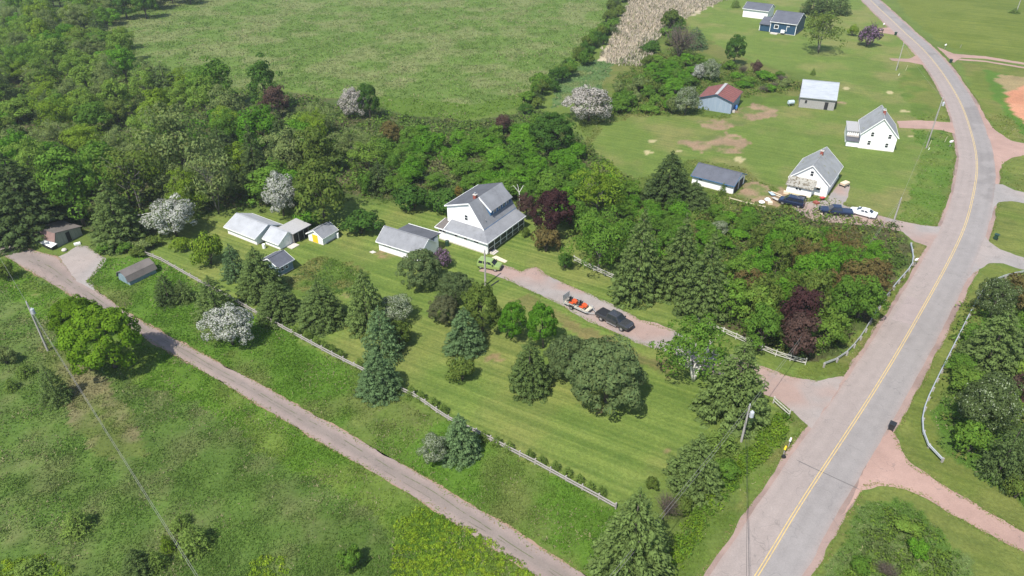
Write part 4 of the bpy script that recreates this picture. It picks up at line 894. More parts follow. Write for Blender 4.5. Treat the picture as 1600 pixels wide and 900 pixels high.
mailbox((1380,43), 'white mailbox on the far left roadside', 'white_trim', .8, 1.2); mailbox((1476,76), 'white mailbox by the farm track', 'white_trim', .8, 1.2); mailbox((1484,229), 'white mailbox before the tall white house', 'white_trim', .5, 1.2); mailbox((1429,415), 'white mailbox at the short guardrail', 'white_trim', .5, .9)
k = MB(); k.tube([(0,-.12,.24),(0,.12,.24)], .24, 14); o = k.build('tyre_planter', M['rubber']); o.location = G(1224,715.5); tag(o, 'old black tyre standing below the yellow mailbox', 'tyre')
def stake(px, label, mat='wood_pale', hh=1.2, r=.04):
    P = G(*px); k = MB(); k.tube([(0,0,0),(0,0,hh)], [r, r*.8], 6); o = k.build('marker_stake', M[mat]); o.location = P; o.rotation_euler = (.05,.1,0); tag(o, label, 'stake')
stake((1450,231), 'pale marker stake at the foot of the tall bend pole', hh=1.9); stake((1476,222), 'pale marker stake near the road before the tall white house', hh=1.4); stake((1415,110), 'pale marker stake by the slim pole', hh=1.6)
stake((1404,118), 'short white marker in the grass below the slim pole', 'white_trim', .6, .09); stake((1451,234), 'short white marker in the grass at the bend pole', 'white_trim', .5, .09); stake((1500,75), 'dark fence stub beside the farm track', 'wood_grey', 1.1, .07)
stake((1447,628), 'yellow post at the long guardrail', 'postyellow', .7, .06); stake((843,472), 'thin dark rod standing in the driveway edge', 'black', 1.4, .025); stake((1538,444), 'yellow marker at the upper guardrail bend', 'postyellow', .6, .05)
# painted shadow of the centre pole: short black bar laid on the lawn
k = MB(); k.box(-.1,.1,-1.0,1.0,0,.10); o = k.build('pole_shadow_bar', M['black']); o.location = G(773,443); o.rotation_euler = (0,0,R(-38)); tag(o, 'short black bar on the lawn, painted shadow of the centre pole', 'painted shadow')
def tank(px, rz, label, mat='tank', l=1.6, r=.55, legs=True):
    P = G(*px); o = empty('oil_tank', P, rz, label, 'tank'); z = r+.35
    k = MB(); k.tube([(-l/2,0,z),(-l/2+.1,0,z),(l/2-.1,0,z),(l/2,0,z)], [r*.8,r,r,r*.8], 14); k.build('shell', M[mat], o)
    for x in (-.5,.5):
        for y in (-.3,.3): k = MB(); k.box(x-.04,x+.04,y-.04,y+.04,0,.45); k.build('leg', M['metal'], o)
tank((1235,165), .25, 'pale blue tank lying beside the stone barn'); tank((1149,172), 1.2, 'blue tank at the corner of the red-roofed barn', 'bluebarrel', 1.3, .45)
def drum(px, label, mat, r=.3, h=.9, cat='barrel', nm='barrel'):
    k = MB(); k.lathe([(r*.92,0),(r,.04),(r,h*.3),(r*1.04,h*.33),(r,h*.36),(r,h*.66),(r*1.04,h*.69),(r,h*.72),(r,h*.96),(r*.9,h)], 12); o = k.build(nm, M[mat]); o.location = G(*px); tag(o, label, cat)
drum((413,388), 'white barrel at the corner of the workshop shed', 'white_trim', .28, .85); drum((528,371.5), 'white barrel at the back corner of the yellow-doored shed', 'white_trim', .25, .95)
drum((699,384), 'dark green barrel against the farmhouse wall', 'bin_green', .35, 1.0); drum((1300,172), 'dark barrel at the stone barn corner', 'bin_black', .3, .9); drum((1146,176), 'pale barrel beside the red-roofed barn', 'cement', .35, .7)
def slabthing(nm, quad, z, t, mat, label, cat):
    k = MB(); k.slab([(*p, z) for p in GP(quad)], t); o = k.build(nm, M[mat]); tag(o, label, cat); return o
slabthing('concrete_slab', [(412+32,390.5),(451,387),(459,391),(452,394.5)], .10, .12, 'cement', 'flat concrete slab before the workshop shed doors', 'slab') if False else None
slabthing('stepping_slab', [(577,394),(583,392),(588,394.5),(582,396.5)], .08, .07, 'cement', 'pale flat slab on the lawn left of the garage', 'slab')
slabthing('doorstep', [(768,403),(775,399.5),(793,408),(789,411)], .06, .05, 'wood_pale', 'pale boardwalk from the veranda to the driveway', 'boardwalk')
# cart / picnic things by the cottage
o = empty('garden_cart', G(1319,291), .6, 'tan covered cart on the paving beside the cottage', 'cart')
k = MB(); loft(k, [[(-.8,-.5,.4),(.8,-.5,.4),(.8,.5,.4),(-.8,.5,.4)],[(-.85,-.55,.85),(.85,-.55,.85),(.85,.55,.85),(-.85,.55,.85)],[(-.7,-.4,1.0),(.7,-.4,1.0),(.7,.4,1.0),(-.7,.4,1.0)]]); k.build('cover', M['tan'], o)
for x in (-.6,.6):
    for s in (-1,1): wheel(o, x, s*.58, .24, .14, s)
o = empty('quad_bike', G(1252,312), -.2, 'black quad bike parked against the cottage lean-to', 'quad bike')
k = MB(); loft(k, [[(-.9,-.2,.45),(-.9,.2,.45),(-.9,.2,.7),(-.9,-.2,.7)],[(0,-.22,.4),(0,.22,.4),(0,.2,.85),(0,-.2,.85)],[(.8,-.25,.45),(.8,.25,.45),(.8,.2,.75),(.8,-.2,.75)]]); k.build('body', M['black'], o)
k = MB(); k.tube([(.4,-.4,1.0),(.45,0,.95),(.4,.4,1.0)], .03, 6); k.build('handlebar', M['metal'], o)
for x in (-.65,.65):
    for s in (-1,1): wheel(o, x, s*.45, .28, .22, s)
o = empty('wheelbarrow', G(1284,313), .4, 'red wheelbarrow at the cottage corner', 'wheelbarrow')
k = MB(); loft(k, [[(-.3,-.2,.3),(.3,-.15,.3),(.3,.15,.3),(-.3,.2,.3)],[(-.5,-.36,.65),(.5,-.3,.65),(.5,.3,.65),(-.5,.36,.65)]]); k.build('tray', M['red'], o)
k = MB(); k.tube([(.4,0,.3),(-.9,-.3,.6)], .02, 6); k.tube([(.4,0,.3),(-.9,.3,.6)], .02, 6); k.build('handle', M['wood_pale'], o); wheel(o, .5, 0, .2, .09, 1)
r_ = random.Random(5)
names = [('plank','wood_pale'),('plank','wood_grey'),('crate','wood_pale'),('tarpaulin','white_trim'),('sheet_scrap','tank'),('plank','tan'),('crate','tan'),('tarpaulin','cement')]
JUNK = [((1206,305),'tank','sheet_scrap','blue-grey sheet scrap on top of the junk pile'),((1213,303),'tan','plank','tan plank at the upper edge of the junk pile'),((1222,309),'wood_pale','plank','pale plank in the middle of the junk pile'),((1199,313),'white_trim','tarpaulin','white crumpled tarpaulin left of the dark van'),((1212,313),'cement','sheet_scrap','grey sheet scrap behind the dark van roof'),((1228,302),'tan','crate','tan crate of the junk pile nearest the cottage'),((1190,317),'white_trim','bag','white bag by the low pale board fence'),((1203,318),'wood_pale','crate','pale crate between the white bag and the dark van'),
        ((1280,335),'wood_pale','pallet','pale pallet at the back of the dark van'),((1275,318),'brick','brick_stack','small red brick stack before the cottage awning')]
for (x, y), mt, nm, lab in JUNK:
    P = G(x, y); k = MB(); a = r_.uniform(0,3)
    if nm == 'plank':
        k.box(-1.3,1.3,-.14,.14,.10,.15)
    elif nm in ('crate','pallet','brick_stack'):
        for i in range(4): k.box(-.5,.5,-.4+i*.21,-.22+i*.21,.0,.35)
        k.box(-.5,.5,-.42,.42,.35,.40)
    elif nm == 'sheet_scrap': k.slab([(-.7,-.5,.25),(.7,-.45,.3),(.75,.5,.55),(-.65,.55,.4)], .03)
    else:
        k.lathe([(.1,0),(.55,.04),(.62,.22),(.42,.42),(.12,.5)], 7)
    o = k.build(nm, M[mt]); o.location = P; o.rotation_euler = (0,0,a); tag(o, lab, 'scrap')
# canvas-covered boat leaning at the lane shed, and logs
P = G(77,386); o = empty('covered_boat', P, R(-28), 'white tarp-covered boat leaning on the front of the lane shed', 'boat')
k = MB(); loft(k, [[(-1.9,-.05,.30),(-1.9,.05,.30),(-1.9,.05,.45),(-1.9,-.05,.45)],[(-.9,-.5,.1),(-.9,.5,.1),(-.9,.55,.6),(-.9,-.55,.6)],[(.6,-.6,.08),(.6,.6,.08),(.6,.62,.62),(.6,-.62,.62)],[(1.7,-.5,.14),(1.7,.5,.14),(1.7,.5,.55),(1.7,-.5,.55)]]); k.build('hull', M['black'], o)
k = MB(); k.slab([(-1.7,-.35,.58),(1.75,-.6,.66),(1.75,.6,.86),(-1.7,.35,.7)], .06); k.build('cover', M['white_trim'], o)
k = MB(); k.lathe([(.25,0),(.42,.08),(.45,.25),(.3,.42),(.1,.46)], 8); o = k.build('boulder', M['cement']); o.location = G(101,392); tag(o, 'pale boulder beside the lane shed', 'boulder')
k = MB(); k.box(-.5,.5,-.3,.3,0,.3); o = k.build('planter_box', M['white_trim']); o.location = G(121,382); o.rotation_euler = (0,0,.6); tag(o, 'pale planter box at the top of the paved apron', 'planter')
# dead limbs behind the farmhouse
o = empty('dead_tree', G(811,330), 0, 'bare white dead tree behind the farmhouse', 'tree')
k = MB(); k.tube([(0,0,0),(.1,0,2.5),(0,.1,4.0)], [.13,.10,.07], 6); k.build('trunk', M['birch'], o)
k = MB()
for e in ((-1.5,0,5.3),(1.1,.3,5.2),(-.5,.2,5.5)): k.tube([(0,.1,3.8),(e[0]*.35,e[1]*.5,e[2]-.7),(e[0]*.7,e[1],e[2]-.05),(e[0],e[1],e[2]-.25)], [.06,.05,.035,.015], 5)
k.build('branch', M['birch'], o)
# ================================================================== VEGETATION
def leafquads(Cn, Nr, size, tint, aspect=.62, rng=RNG, along=None):
    n = len(Cn); Nr = Nr/np.maximum(np.linalg.norm(Nr, axis=1, keepdims=True), 1e-6)
    a = rng.normal(size=(n, 3)) if along is None else along + rng.normal(size=(n, 3))*.25
    a -= Nr*(a*Nr).sum(1, keepdims=True); a /= np.maximum(np.linalg.norm(a, axis=1, keepdims=True), 1e-6)
    b = np.cross(Nr, a); s = size[:, None]; w = s*aspect
    V = np.stack([Cn-a*s, Cn+b*w+a*s*.1, Cn+a*s, Cn-b*w+a*s*.1], 1).reshape(-1, 3)
    return V, np.arange(4*n).reshape(n, 4), np.repeat(tint, 4, axis=0)
def rdir(n, rng): d = rng.normal(size=(n, 3)); return d/np.linalg.norm(d, axis=1, keepdims=True)
def lobed(seed, h=2.1, base=.07, lobes=46, per=115, leaf=.066, lr=(.22,.36), shell=(.5,.82), flat=0., vig=.3, aspect=.62, wob=.25):
    """leaf cloud of many small lobes in an egg-shaped crown; returns centres, normals, size, lobe tint"""
    r = np.random.default_rng(seed); v = h*(1-base)/2; zc = h*base+v
    d = rdir(lobes, r); d[:,2] = np.where(d[:,2] < -.55, -d[:,2], d[:,2])
    rad = r.uniform(*shell, lobes)[:,None]; lumpy = 1+(r.random((lobes,1))-.5)*wob*2
    c = d*rad*lumpy*np.array([1,1,v]); c[:,2] += zc
    c[:,:2] *= np.where(c[:,2:3] < zc, 1.0, 1-.28*((c[:,2:3]-zc)/v)**2)
    R_ = r.uniform(*lr, lobes)
    P, Nn, T, Sz = [], [], [], []
    for i in range(lobes):
        k = int(per*(R_[i]/np.mean(lr))**1.6); e = rdir(k, r); out = c[i]-np.array([0,0,zc]); out = out/np.array([1,1,v]); out /= max(np.linalg.norm(out), 1e-3)
        up = out*.8+np.array([0,0,.55]); keep = (e@up) > -.35; e = e[keep]
        q = c[i]+e*R_[i]*r.uniform(.84,1.08,(len(e),1))*np.array([1,1,.85])
        P.append(q); Nn.append(e+up*.3+r.normal(size=e.shape)*.30)
        T.append(np.full(len(e), 1+(r.random()-.5)*vig)); Sz.append(r.uniform(.75,1.25,len(e))*leaf)
    P = np.vstack(P); P[:,2] = np.maximum(P[:,2], .02)
    return P, np.vstack(Nn), np.concatenate(Sz), np.concatenate(T)
def crown_round(name, seed, tintfn=None, **kw):
    r = np.random.default_rng(seed+500); asp = kw.pop('aspect', .62)
    P, Nn, Sz, T = lobed(seed, **kw); n = len(P)
    tint = (T*(.82+.36*r.random(n)))[:,None]*np.ones(3)*np.array([1,1,1.])+ (r.random((n,1))-.5)*np.array([.22,.05,.0])
    if tintfn is not None: tint = tintfn(P, T, r)
    V, F, C_ = leafquads(P, Nn, Sz, np.clip(tint, .005, 3), asp, r)
    return np_mesh(name, V, F, C_)
def crown_cone(name, seed, h=2.6, whorls=15, per=24, dens=1., power=.58, leaf=.060, fat=1.0, ragged=.16, lo=.02, pad=.17):
    """conifer: whorls of boughs, every bough two or three drooping pads of needles"""
    r = np.random.default_rng(seed); P, Nn, Al, Sz, T = [], [], [], [], []
    for k in range(whorls):
        u = (k+r.random()*.5)/whorls; z = h*(lo+(.95-lo)*u); rad = max(.07, (1-u)**power*fat*(1-.10*(1-u)**6))
        nb = max(3, int((3+8.5*rad)*dens)); a0 = r.random()*6.28
        for j in range(nb):
            az = a0+6.283*j/nb+r.normal()*.2; L = rad*(1-ragged+2*ragged*r.random()); zb = z+r.normal()*.035
            dr = np.array([math.cos(az), math.sin(az), 0]); sd = np.array([-dr[1], dr[0], 0]); bt = (1+(r.random()-.5)*.3)
            for t in ((.98,.62) if rad > .35 else (.9,.5)):
                R_ = pad*(.40+.55*rad)*(1.05 if t > .9 else .92)*r.uniform(.85,1.2); m = int(per*(.5+.7*rad)*(1.0 if t > .6 else .6))
                c = dr*(L*t)+np.array([0,0,zb-.20*L*t*t+.02]); e = rdir(m, r); e[:,2] = np.where(e[:,2] < -.2, -e[:,2], e[:,2])
                q = c + (e[:,:1]*dr*1.25 + e[:,1:2]*sd*1.0)*R_ + e[:,2:]*np.array([0,0,.62*R_])
                w = e[:,:1]*dr+e[:,1:2]*sd+e[:,2:]*np.array([0,0,1.3])
                P.append(q); Nn.append(w+r.normal(size=(m,3))*.26); Al.append(dr+sd*e[:,1:2]*.8+np.array([0,0,-.1])+r.normal(size=(m,3))*.25)
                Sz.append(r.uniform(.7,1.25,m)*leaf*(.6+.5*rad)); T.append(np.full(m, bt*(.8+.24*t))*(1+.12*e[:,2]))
    m = 40; q = np.c_[r.normal(size=m)*.03, r.normal(size=m)*.03, h*(.90+.10*r.random(m))]; P.append(q); Nn.append(rdir(m, r)); Al.append(np.tile([0,0,1.],(m,1))); Sz.append(np.full(m,.045)); T.append(np.full(m,1.1))
    P = np.vstack(P); P[:,2] = np.maximum(P[:,2], .015); T = np.concatenate(T); n = len(P)
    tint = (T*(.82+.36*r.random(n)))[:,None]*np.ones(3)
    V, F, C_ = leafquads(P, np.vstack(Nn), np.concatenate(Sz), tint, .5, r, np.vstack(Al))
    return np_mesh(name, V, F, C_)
def trunk_mesh(seed, h, r0=.07, limbs=6, spread=.6, top=.85, multi=1, bare=0):
    r = random.Random(seed); b = MB()
    for mi in range(multi):
        a = 6.28*mi/max(multi,1)+r.random(); lean = (.0 if multi == 1 else .34)
        pts = [Vector((lean*u*math.cos(a)*1.0+r.uniform(-.03,.03)*u, lean*u*math.sin(a)+r.uniform(-.03,.03)*u, h*top*u)) for u in (0,.2,.4,.6,.8,1)]
        b.tube(pts, [r0*(1-.16*i) for i in range(6)], 6)
        for i in range(limbs):
            u = r.uniform(.28,.85); p = pts[0].lerp(pts[-1], u); az = r.uniform(0,6.28); L = spread*r.uniform(.6,1.1)*(1.1-u*.5)
            e = p+Vector((math.cos(az)*L, math.sin(az)*L, L*r.uniform(.5,1.1)))
            mdl = p.lerp(e,.5)+Vector((0,0,-.06*L)); b.tube([p, mdl, e], [r0*.45, r0*.3, r0*.12], 5)
            for q in range(1+bare):
                f = mdl.lerp(e, r.random())+Vector((r.uniform(-.25,.25), r.uniform(-.25,.25), r.uniform(.1,.4)))*(.6+spread)
                b.tube([mdl, f], [r0*.25, r0*.08], 4)
    me = bpy.data.meshes.new('trunk'); me.from_pydata(b.v, [], b.f); me.update(); me.polygons.foreach_set('use_smooth', [True]*len(me.polygons)); return me

LM = {k: leaf_mat('foliage '+k.replace('_',' '), c, hue=h) for k, c, h in (
    ('spruce', (.068,.100,.030), (.080,.110,.032)), ('spruce_y', (.080,.122,.026), (.094,.13,.028)), ('spruce_dark', (.046,.070,.023), (.056,.08,.026)), ('spruce_blue', (.066,.108,.044), (.078,.116,.048)), ('spruce_tan', (.075,.085,.034), None),
    ('pine', (.062,.088,.033), (.072,.098,.036)), ('pine_brown', (.066,.070,.034), (.06,.074,.034)), ('maple', (.068,.124,.009), (.078,.132,.011)), ('bright', (.054,.128,.012), (.072,.142,.014)),
    ('leafy', (.056,.112,.016), (.078,.126,.018)), ('olive', (.062,.090,.018), (.074,.10,.02)), ('dull', (.095,.125,.040), (.106,.130,.044)), ('fresh', (.084,.138,.022), (.10,.145,.026)), ('deep', (.036,.078,.014), (.046,.088,.016)),
    ('bronze', (.088,.066,.026), (.078,.084,.022)), ('purple', (.034,.017,.017), (.042,.02,.019)), ('wine', (.052,.030,.026), (.06,.042,.03)), ('goldgreen', (.088,.136,.014), (.098,.14,.016)), ('bluegreen', (.045,.10,.045), None), ('cedar', (.10,.08,.020), None))}
COLLEAF = col_leaf_mat('blossom and leaf')
def t_blossom(white, share, green):
    def f(P, T, r):
        n = len(P); k = fbm(P[:,0]*7+P[:,2]*5, P[:,1]*7+P[:,2]*3, 2.2, 7); m = r.random(n) < np.clip(share+(k-.5)*.7, .05, .97)
        return np.where(m[:,None], np.array(white)*(.85+.3*r.random((n,1))), np.array(green)*(.7+.6*r.random((n,1))))
    return f
PROTO = {}
def proto(key, crowns, trunks): PROTO[key] = (crowns, trunks)
proto('maple', [crown_round('crown', 3, h=1.9, base=.06, lobes=120, per=190, leaf=.038, lr=(.13,.22), shell=(.7,.92), wob=.10)], [trunk_mesh(1, 1.9)])
proto('round', [crown_round('crown', 20+i, lobes=60, per=105, leaf=.056, lr=(.16,.30), shell=(.45,.9)) for i in range(4)], [trunk_mesh(2+i, 2.1, top=.7) for i in range(2)])
proto('fine', [crown_round('crown', 40+i, lobes=80, per=90, leaf=.038, lr=(.12,.26), shell=(.35,.98), wob=.5) for i in range(3)], [trunk_mesh(9+i, 2.1, .045, 8, .6, .8, 1, 1) for i in range(2)])
proto('egg', [crown_round('crown', 70+i, h=2.2, base=.02, lobes=110, per=110, leaf=.046, lr=(.13,.22), shell=(.62,.90), wob=.12) for i in range(2)], [trunk_mesh(13, 2.2, top=.7)])
proto('tall', [crown_round('crown', 60+i, h=3.4, base=.06, lobes=64, per=85, leaf=.062, lr=(.18,.32), shell=(.4,.85), wob=.35) for i in range(3)], [trunk_mesh(14, 3.4, .06)])
proto('sparse', [crown_round('crown', 80+i, lobes=56, per=62, leaf=.048, lr=(.16,.32), shell=(.3,.95), wob=.4) for i in range(2)], [trunk_mesh(18, 2.1, .035, 8, .5, .78, 2, 2)])
proto('birch', [crown_round('crown', 90, lobes=80, per=85, leaf=.042, lr=(.13,.26), shell=(.55,1.0), wob=.35)], [trunk_mesh(21, 2.1, .05, 6, .5, .72, 3, 1)])
proto('shrub', [crown_round('crown', 100+i, h=1.35, base=0, lobes=40, per=85, leaf=.075, lr=(.2,.34), shell=(.35,.82)) for i in range(3)], [trunk_mesh(25, 1.35, .05, 8, .6, .6, 3)])
proto('shrublet', [crown_round('crown', 110+i, h=1.3, base=0, lobes=18, per=55, leaf=.12, lr=(.26,.42), shell=(.3,.75)) for i in range(3)], [trunk_mesh(26, 1.3, .05, 5, .5, .6, 2)])
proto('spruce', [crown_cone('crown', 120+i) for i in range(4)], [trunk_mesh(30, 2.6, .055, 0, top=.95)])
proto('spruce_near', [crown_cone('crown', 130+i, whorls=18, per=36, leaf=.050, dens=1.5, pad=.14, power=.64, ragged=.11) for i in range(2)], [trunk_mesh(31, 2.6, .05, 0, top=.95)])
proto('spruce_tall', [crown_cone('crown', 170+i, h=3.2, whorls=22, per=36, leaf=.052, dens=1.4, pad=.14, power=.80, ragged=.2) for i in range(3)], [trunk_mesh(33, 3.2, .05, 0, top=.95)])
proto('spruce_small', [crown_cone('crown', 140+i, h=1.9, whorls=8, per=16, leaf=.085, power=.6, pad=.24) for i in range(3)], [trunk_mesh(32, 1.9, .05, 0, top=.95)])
proto('pine', [crown_round('crown', 150+i, h=1.75, base=-.06, lobes=190, per=95, leaf=.052, lr=(.11,.17), shell=(.62,.93), aspect=.36, wob=.12) for i in range(2)], [trunk_mesh(34, 1.75, .06)])
proto('columnar', [crown_round('crown', 160, h=4.4, base=.02, lobes=40, per=70, leaf=.09, lr=(.3,.5), shell=(.3,.7))], [trunk_mesh(36, 4.4, .08)])
WHITE = (.52,.525,.47); GRN = (.07,.10,.03)
for key, wh, sh, gr, base in (('blossom', WHITE, .66, (.10,.14,.05), 'round'), ('blossom_green', (.38,.42,.30), .42, (.115,.16,.06), 'round'), ('blossom_pink', (.52,.485,.44), .74, (.08,.09,.045), 'round'), ('pale_bush', (.34,.40,.24), .04, (.095,.135,.045), 'round'), ('lilac', (.24,.15,.24), .55, (.07,.075,.045), 'shrub')):
    kw = dict(lobes=90, per=210, leaf=.034, lr=(.15,.27), shell=(.5,.88), h=2.0, base=.04) if base == 'round' else dict(h=1.5, base=0, lobes=44, per=80, leaf=.07, lr=(.2,.32), shell=(.4,.84))
    proto(key, [crown_round('crown', 200+i+len(key), t_blossom(wh, sh, gr), **kw) for i in range(2)], [trunk_mesh(40, 2.0, .05, 9, .7)])
def t_bare(P, T, r):
    n = len(P); return np.array((.15,.115,.085))*(.6+.8*r.random((n,1)))
proto('bare', [crown_round('crown', 230, t_bare, h=1.4, base=0, lobes=34, per=48, leaf=.06, lr=(.2,.34), shell=(.3,.85), aspect=.14)], [trunk_mesh(44, 1.4, .03, 14, .8, .7, 4, 2)])

# kind -> proto, leaf material (None = own colours), shape, object name, category, bark
KIND = {}
def kind(k, p, m, shape, name, cat, bark='bark'): KIND[k] = (p, m, shape, name, cat, bark)
for k in ('spruce','spruce_dark','spruce_blue','spruce_tan'): kind(k, 'spruce', k, 'cone', 'spruce_tree', 'tree')
for k in ('spruce','spruce_blue','spruce_dark'): kind('near_'+k, 'spruce_near', k, 'cone', 'spruce_tree', 'tree')
kind('tall_spruce', 'spruce_tall', 'spruce', 'cone', 'spruce_tree', 'tree'); kind('tall_spruce_dark', 'spruce_tall', 'spruce_dark', 'cone', 'spruce_tree', 'tree')
kind('small_spruce', 'spruce_small', 'spruce_y', 'cone', 'small_spruce', 'tree'); kind('small_spruce_y', 'spruce_small', 'goldgreen', 'cone', 'small_spruce', 'tree')
kind('pine', 'pine', 'pine', 'dome', 'pine_tree', 'tree'); kind('pine_brown', 'pine', 'pine_brown', 'dome', 'pine_tree', 'tree')
kind('maple', 'maple', 'maple', 'dome', 'maple_tree', 'tree')
for k in ('bright','leafy','olive','dull','deep','bronze','purple','wine','goldgreen','fresh'):
    kind('egg_'+k, 'egg', k, 'egg', 'leafy_tree', 'tree'); kind(k, 'round', k, 'round', 'leafy_tree', 'tree'); kind('tall_'+k, 'tall', k, 'tall', 'leafy_tree', 'tree')
    kind('fine_'+k, 'fine', k, 'round', 'leafy_tree', 'tree', 'bark_grey'); kind('shrub_'+k, 'shrub', k, 'shrub', 'shrub', 'shrub'); kind('shrublet_'+k, 'shrublet', k, 'shrub', 'shrub', 'shrub')
kind('sparse', 'sparse', 'dull', 'round', 'sparse_tree', 'tree', 'bark_grey'); kind('sparse_olive', 'sparse', 'olive', 'round', 'sparse_tree', 'tree', 'bark_grey')
kind('birch', 'birch', 'leafy', 'round', 'birch_tree', 'tree', 'birch'); kind('cedar', 'columnar', 'cedar', 'tall', 'columnar_cedar', 'tree')
for k in ('blossom','blossom_green','blossom_pink'): kind(k, k, None, 'dome', 'blossom_tree', 'tree')
kind('pale_bush', 'pale_bush', None, 'dome', 'bush', 'shrub')
kind('lilac', 'lilac', None, 'shrub', 'lilac_bush', 'shrub'); kind('bare', 'bare', None, 'shrub', 'bare_shrub', 'shrub')
PH = {'egg':2.2,'maple':1.9,'round':2.1,'fine':2.1,'tall':3.4,'sparse':2.1,'birch':2.1,'shrub':1.35,'shrublet':1.3,'spruce':2.6,'spruce_near':2.6,'spruce_tall':3.2,'spruce_small':1.9,'pine':1.75,'columnar':4.4,'blossom':2.0,'blossom_green':2.0,'blossom_pink':2.0,'pale_bush':2.0,'lilac':1.5,'bare':1.4}
SHARE = {}
def leafmesh(p, i, mat):
    """crown meshes are shared per prototype and colour"""
    k = (p, i, mat)
    if k not in SHARE:
        me = PROTO[p][0][i]; me = me if not any(q[0] == p and q[1] == i for q in SHARE) else me.copy()
        me.materials.clear(); me.materials.append(LM[mat] if mat else COLLEAF); SHARE[k] = me
    return SHARE[k]
def trunkmesh(p, i, bark):
    k = (p, 't%d' % i, bark)
    if k not in SHARE:
        me = PROTO[p][1][i]; me = me if not any(q[0] == p and q[1] == k[1] for q in SHARE) else me.copy()
        me.materials.clear(); me.materials.append(M[bark]); SHARE[k] = me
    return SHARE[k]
PLACED = []
def plant(k, x, y, r, h, label, group=None, parts=True, rnd=random):
    p, m, shape, name, cat, bark = KIND[k]; cs, ts = PROTO[p]; ci = rnd.randrange(len(cs)); ti = rnd.randrange(len(ts))
    rz = rnd.uniform(0, 6.28); sz = h/PH[p]
    if parts:
        o = empty(name, (x, y, 0), rz, label, cat, group)
        c = link('crown', leafmesh(p, ci, m), o); t = link('trunk', trunkmesh(p, ti, bark), o)
        e1, e2 = rnd.uniform(.9,1.1), rnd.uniform(.9,1.1)
        for q in (c, t): q.scale = (r*e1, r*e2, sz)
        if shape != 'cone': o.rotation_euler = (rnd.uniform(-.06,.06), rnd.uniform(-.06,.06), rz)
    else:
        o = link(name, leafmesh(p, ci, m)); tag(o, label, cat, group); o.location = (x, y, 0); o.rotation_euler = (0, 0, rz); o.scale = (r, r, sz)
    PLACED.append((x, y, r, h)); return o
def fit(k, x, yt, yb, w):
    """ground place, crown radius and height of a tree from the extent of its crown in the picture"""
    shape = KIND[k][2]; ym = (yt+yb)/2
    for it in range(3):
        P0 = G(x, ym if it == 0 else py); D = P0-np.array([0,0,CAMH]); s = FPX/(D@_fw); dep = math.asin(-D[2]/np.linalg.norm(D))
        r = w/2/s; py = yb-r*s*math.sin(dep)*.85
        if shape != 'cone': py = yb-r*s*math.sin(dep)*.75
    if shape == 'cone':
        xb = x-.5*(x-800)*(py-yt)/(2175-py); P = G(xb, py); h = max(HZ((xb, py), yt), r*1.0); return P, r*1.04, h
    hh = (yb-yt)/2/s; v = math.sqrt(max(hh*hh-(r*math.sin(dep))**2, (.3*r)**2))/math.cos(dep)
    lim = {'dome': ((.62,1.15) if KIND[k][0] != 'pine' else (.6,.86)), 'shrub': (.45,.9), 'round': (.7,1.4), 'tall': (1.0,2.2), 'egg': (.7,1.5)}[shape]
    v = min(max(v, lim[0]*r), lim[1]*r); base = {'dome': .05, 'shrub': 0., 'round': .07, 'tall': .06, 'egg': .02}[shape]
    h = 2*v/(1-base); zc = h*base+v; P = G(x, ym, zc*.97); return P, r, h
def tree(k, x, yt, yb, w, label, group=None, parts=True):
    P, r, h = fit(k, x, yt, yb, w); return plant(k, P[0], P[1], r, h, label, group, parts)

